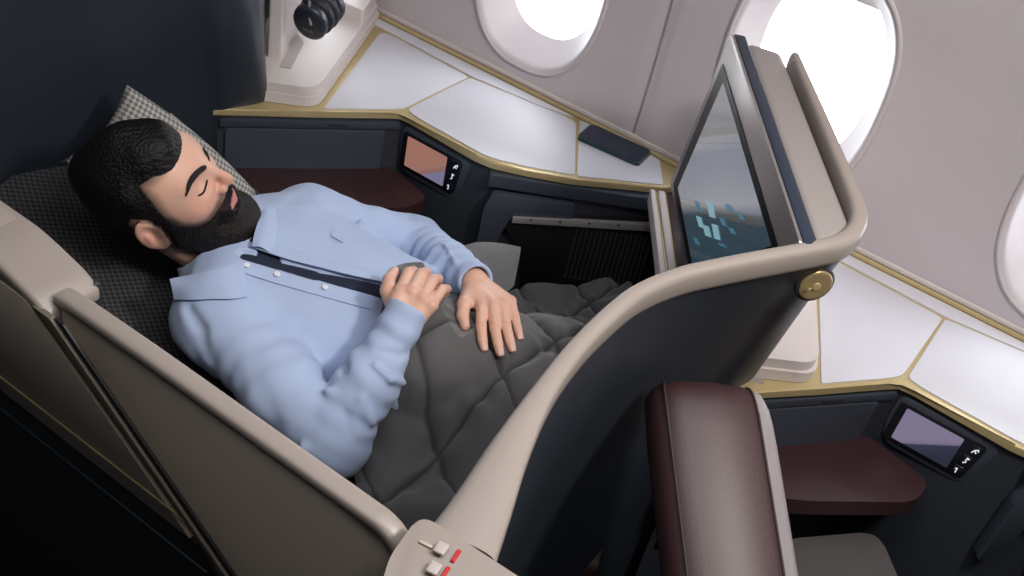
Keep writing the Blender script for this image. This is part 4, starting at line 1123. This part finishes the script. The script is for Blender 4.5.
# stitched diamonds
pu = su*1.0; pv = sv
def lines(c, s=.125):
    q_ = np.abs((c/s+.5) % 1-.5)*s; return q_
dq = np.minimum(lines(pu*.80+pv*.60+.03), lines(pu*.80-pv*.60+.055))
puff = .024*(1-np.exp(-(dq/.015)**1.0))
wr = .0035*np.sin(su*95+3*np.sin(sv*45))*np.exp(-(dq/.028)**2)+.0030*np.sin(sv*110+3*np.sin(su*38))*np.exp(-(dq/.025)**2)+.0022*np.sin(sv*70+4*np.sin(su*22))
rng_ = np.random.default_rng(3); crin = np.zeros_like(H)
for k in range(9):
    a_ = rng_.uniform(0, 6.28); fr_ = rng_.uniform(18, 60); crin += np.sin((X*math.cos(a_)+Y*math.sin(a_))*fr_+rng_.uniform(0, 6))*.5/fr_*.10
H = H+puff+wr+crin*1.2
# lie on the belly, and dent under the hands and the far forearm
pts = np.stack([X, Y], -1).reshape(-1, 2)
def column(fn, zs, first):
    out = np.full(len(pts), np.nan)
    for z in zs:
        P3 = np.concatenate([pts, np.full((len(pts), 1), z)], 1).astype(f32); m_ = (fn(P3) < 0) & np.isnan(out); out[m_] = z
    return out.reshape(X.shape)
tor = column(lambda p_: shirt_sdf(p_, .0, False, True), np.arange(.80, .50, -.004), True)
tor = np.where(np.isnan(tor), .40, tor)+.009
for _ in range(6):
    tp = np.pad(tor, 1, mode='edge'); tor = (tp[:-2, 1:-1]+tp[2:, 1:-1]+tp[1:-1, :-2]+tp[1:-1, 2:]+2*tor)/6
H = np.logaddexp(H*70, (tor+puff*.8)*70)/70
H += .010*np.exp(-(su-st_)/.015)
hnd = column(lambda p_: np.minimum(np.minimum(hand_sdf(p_, 'L'), hand_sdf(p_, 'R')), np.minimum(cap_(p_, EL, WL, .040, .033), cap_(p_, ER, WR*.9+ER*.1, .045, .034))), np.arange(.52, .78, .003), True)
lowz = np.where(np.isnan(hnd), 9., hnd-.001)
for _ in range(14):
    m_ = lowz.copy()
    for ax__ in (0, 1):
        for sh in (-1, 1): m_ = np.minimum(m_, np.roll(lowz, sh, ax__)+.0013)
    lowz = m_
H = np.minimum(H, lowz)
for _ in range(2):
    tp = np.pad(H, 1, mode='edge'); H = np.minimum((tp[:-2, 1:-1]+tp[2:, 1:-1]+tp[1:-1, :-2]+tp[1:-1, 2:]+4*H)/8, lowz)
H = np.maximum(H, .31)
G = np.stack([X, Y, H], -1)
bme = bmesh.new()
VA = [[bme.verts.new(Vector(G[i, j])) for j in range(nv)] for i in range(nu)]
VB = [[bme.verts.new(Vector(G[i, j]-U3([0, 0, .014]))) for j in range(nv)] for i in range(nu)]
for i in range(nu-1):
    for j in range(nv-1):
        bme.faces.new((VA[i][j], VA[i+1][j], VA[i+1][j+1], VA[i][j+1])); bme.faces.new((VB[i][j], VB[i][j+1], VB[i+1][j+1], VB[i+1][j]))
for i in range(nu-1):
    bme.faces.new((VA[i][0], VB[i][0], VB[i+1][0], VA[i+1][0])); bme.faces.new((VA[i][-1], VA[i+1][-1], VB[i+1][-1], VB[i][-1]))
for j in range(nv-1):
    bme.faces.new((VA[0][j], VA[0][j+1], VB[0][j+1], VB[0][j])); bme.faces.new((VA[-1][j], VB[-1][j], VB[-1][j+1], VA[-1][j+1]))
bl = obj('blanket', bme, QUILT, None, sharp=70)
stc = (.30+.70*(1-np.exp(-(dq/.0048)**2))).reshape(-1)
co_ = np.zeros(len(bl.data.vertices)*3, f32); bl.data.vertices.foreach_get('co', co_); co_ = co_.reshape(-1, 3)
cv = np.ones((len(co_), 4), f32); lc = U3([.095, .094, .098]); nn_ = nu*nv
if len(co_) == 2*nn_:
    gg = np.stack([G.reshape(-1, 3)], 0)[0]
    # vertices alternate grid A then grid B
    cv[:nn_, :3] = stc[:, None]*lc; cv[nn_:, :3] = stc[:, None]*lc
att_ = bl.data.color_attributes.new('Col', 'FLOAT_COLOR', 'POINT'); att_.data.foreach_set('color', cv.ravel())
tag(bl, 'dark grey quilted blanket covering the sleeping man from the waist down', 'blanket')
# folded flap of the blanket beyond the far wrist
fl_t = [at(462, 246, .60), at(478, 242, .607), at(500, 243, .606), at(521, 247, .595)]
fl_b = [at(495, 294, .625), at(502, 294, .620), at(508, 291, .616), at(514, 286, .608)]
obj('folded_flap', patch(sm_grid(fl_t, fl_b, 20, 12, arch=.018), -.010), QUILT2, bl)

# ================================================================ PILLOW
pcx = U3([-1.285, 1.085, .735]); pn = norm(HF*.6+U3([.45, .1, .8])*.5)
pu_ = at(132, 88, .86)-at(258, 193, .66); pu_ = norm(pu_-pn*(pu_@pn)); pv_ = np.cross(pn, pu_)
n = 36
corner = at(130, 86, .87); far = at(262, 196, .66)
E1 = far-corner; L1 = np.linalg.norm(E1); E1 /= L1
view = norm(CAM-corner); E2 = norm(np.cross(view, E1)); E2 = E2 if (E2@U3([-1, -1, 0])) > 0 else -E2
E2 = norm(U3([-.10, -.62, -.35])-E1*(U3([-.10, -.62, -.35])@E1)); E3 = np.cross(E1, E2); E3 = E3 if E3@view > 0 else -E3
def pil(sgn):
    G = []
    for i in range(n+1):
        r = []
        for j in range(n+1):
            a_, b_ = i/n, j/n
            th_ = (max(0, 16*a_*(1-a_)*b_*(1-b_)))**.45*.055
            pin = .018
            s_ = a_*L1; t_ = b_*.17-.030*math.sin(math.pi*a_)*(1-b_)
            s_ += pin*(1-2*a_)*math.sin(math.pi*b_)*1.0*(abs(2*a_-1)); t_ += pin*(1-2*b_)*math.sin(math.pi*a_)*(abs(2*b_-1))
            r.append(corner+E1*s_+E2*t_+E3*(sgn*th_-.02))
        G.append(r)
    return G
t = rings([r for r in pil(1)], closed_ring=False); t = rings([r for r in pil(-1)], closed_ring=False, bm=t)
bmesh.ops.remove_doubles(t, verts=t.verts, dist=.0006)
PILLOW = weave('grey_check_pillow_fabric', (.15, .145, .14), (.42, .41, .39), .0060, E1*.8+E2*.6, E2*.8-E1*.6)
po = obj('pillow', t, PILLOW, None, sharp=None)
tag(po, 'grey checked pillow behind the head of the sleeping man', 'pillow')
tg = corner+E1*.10-E2*.004+E3*-.01
obj('care_tag', box(tg, (.03, .012, .0015), .0005, [E1, E2, E3]), CAPM, po)
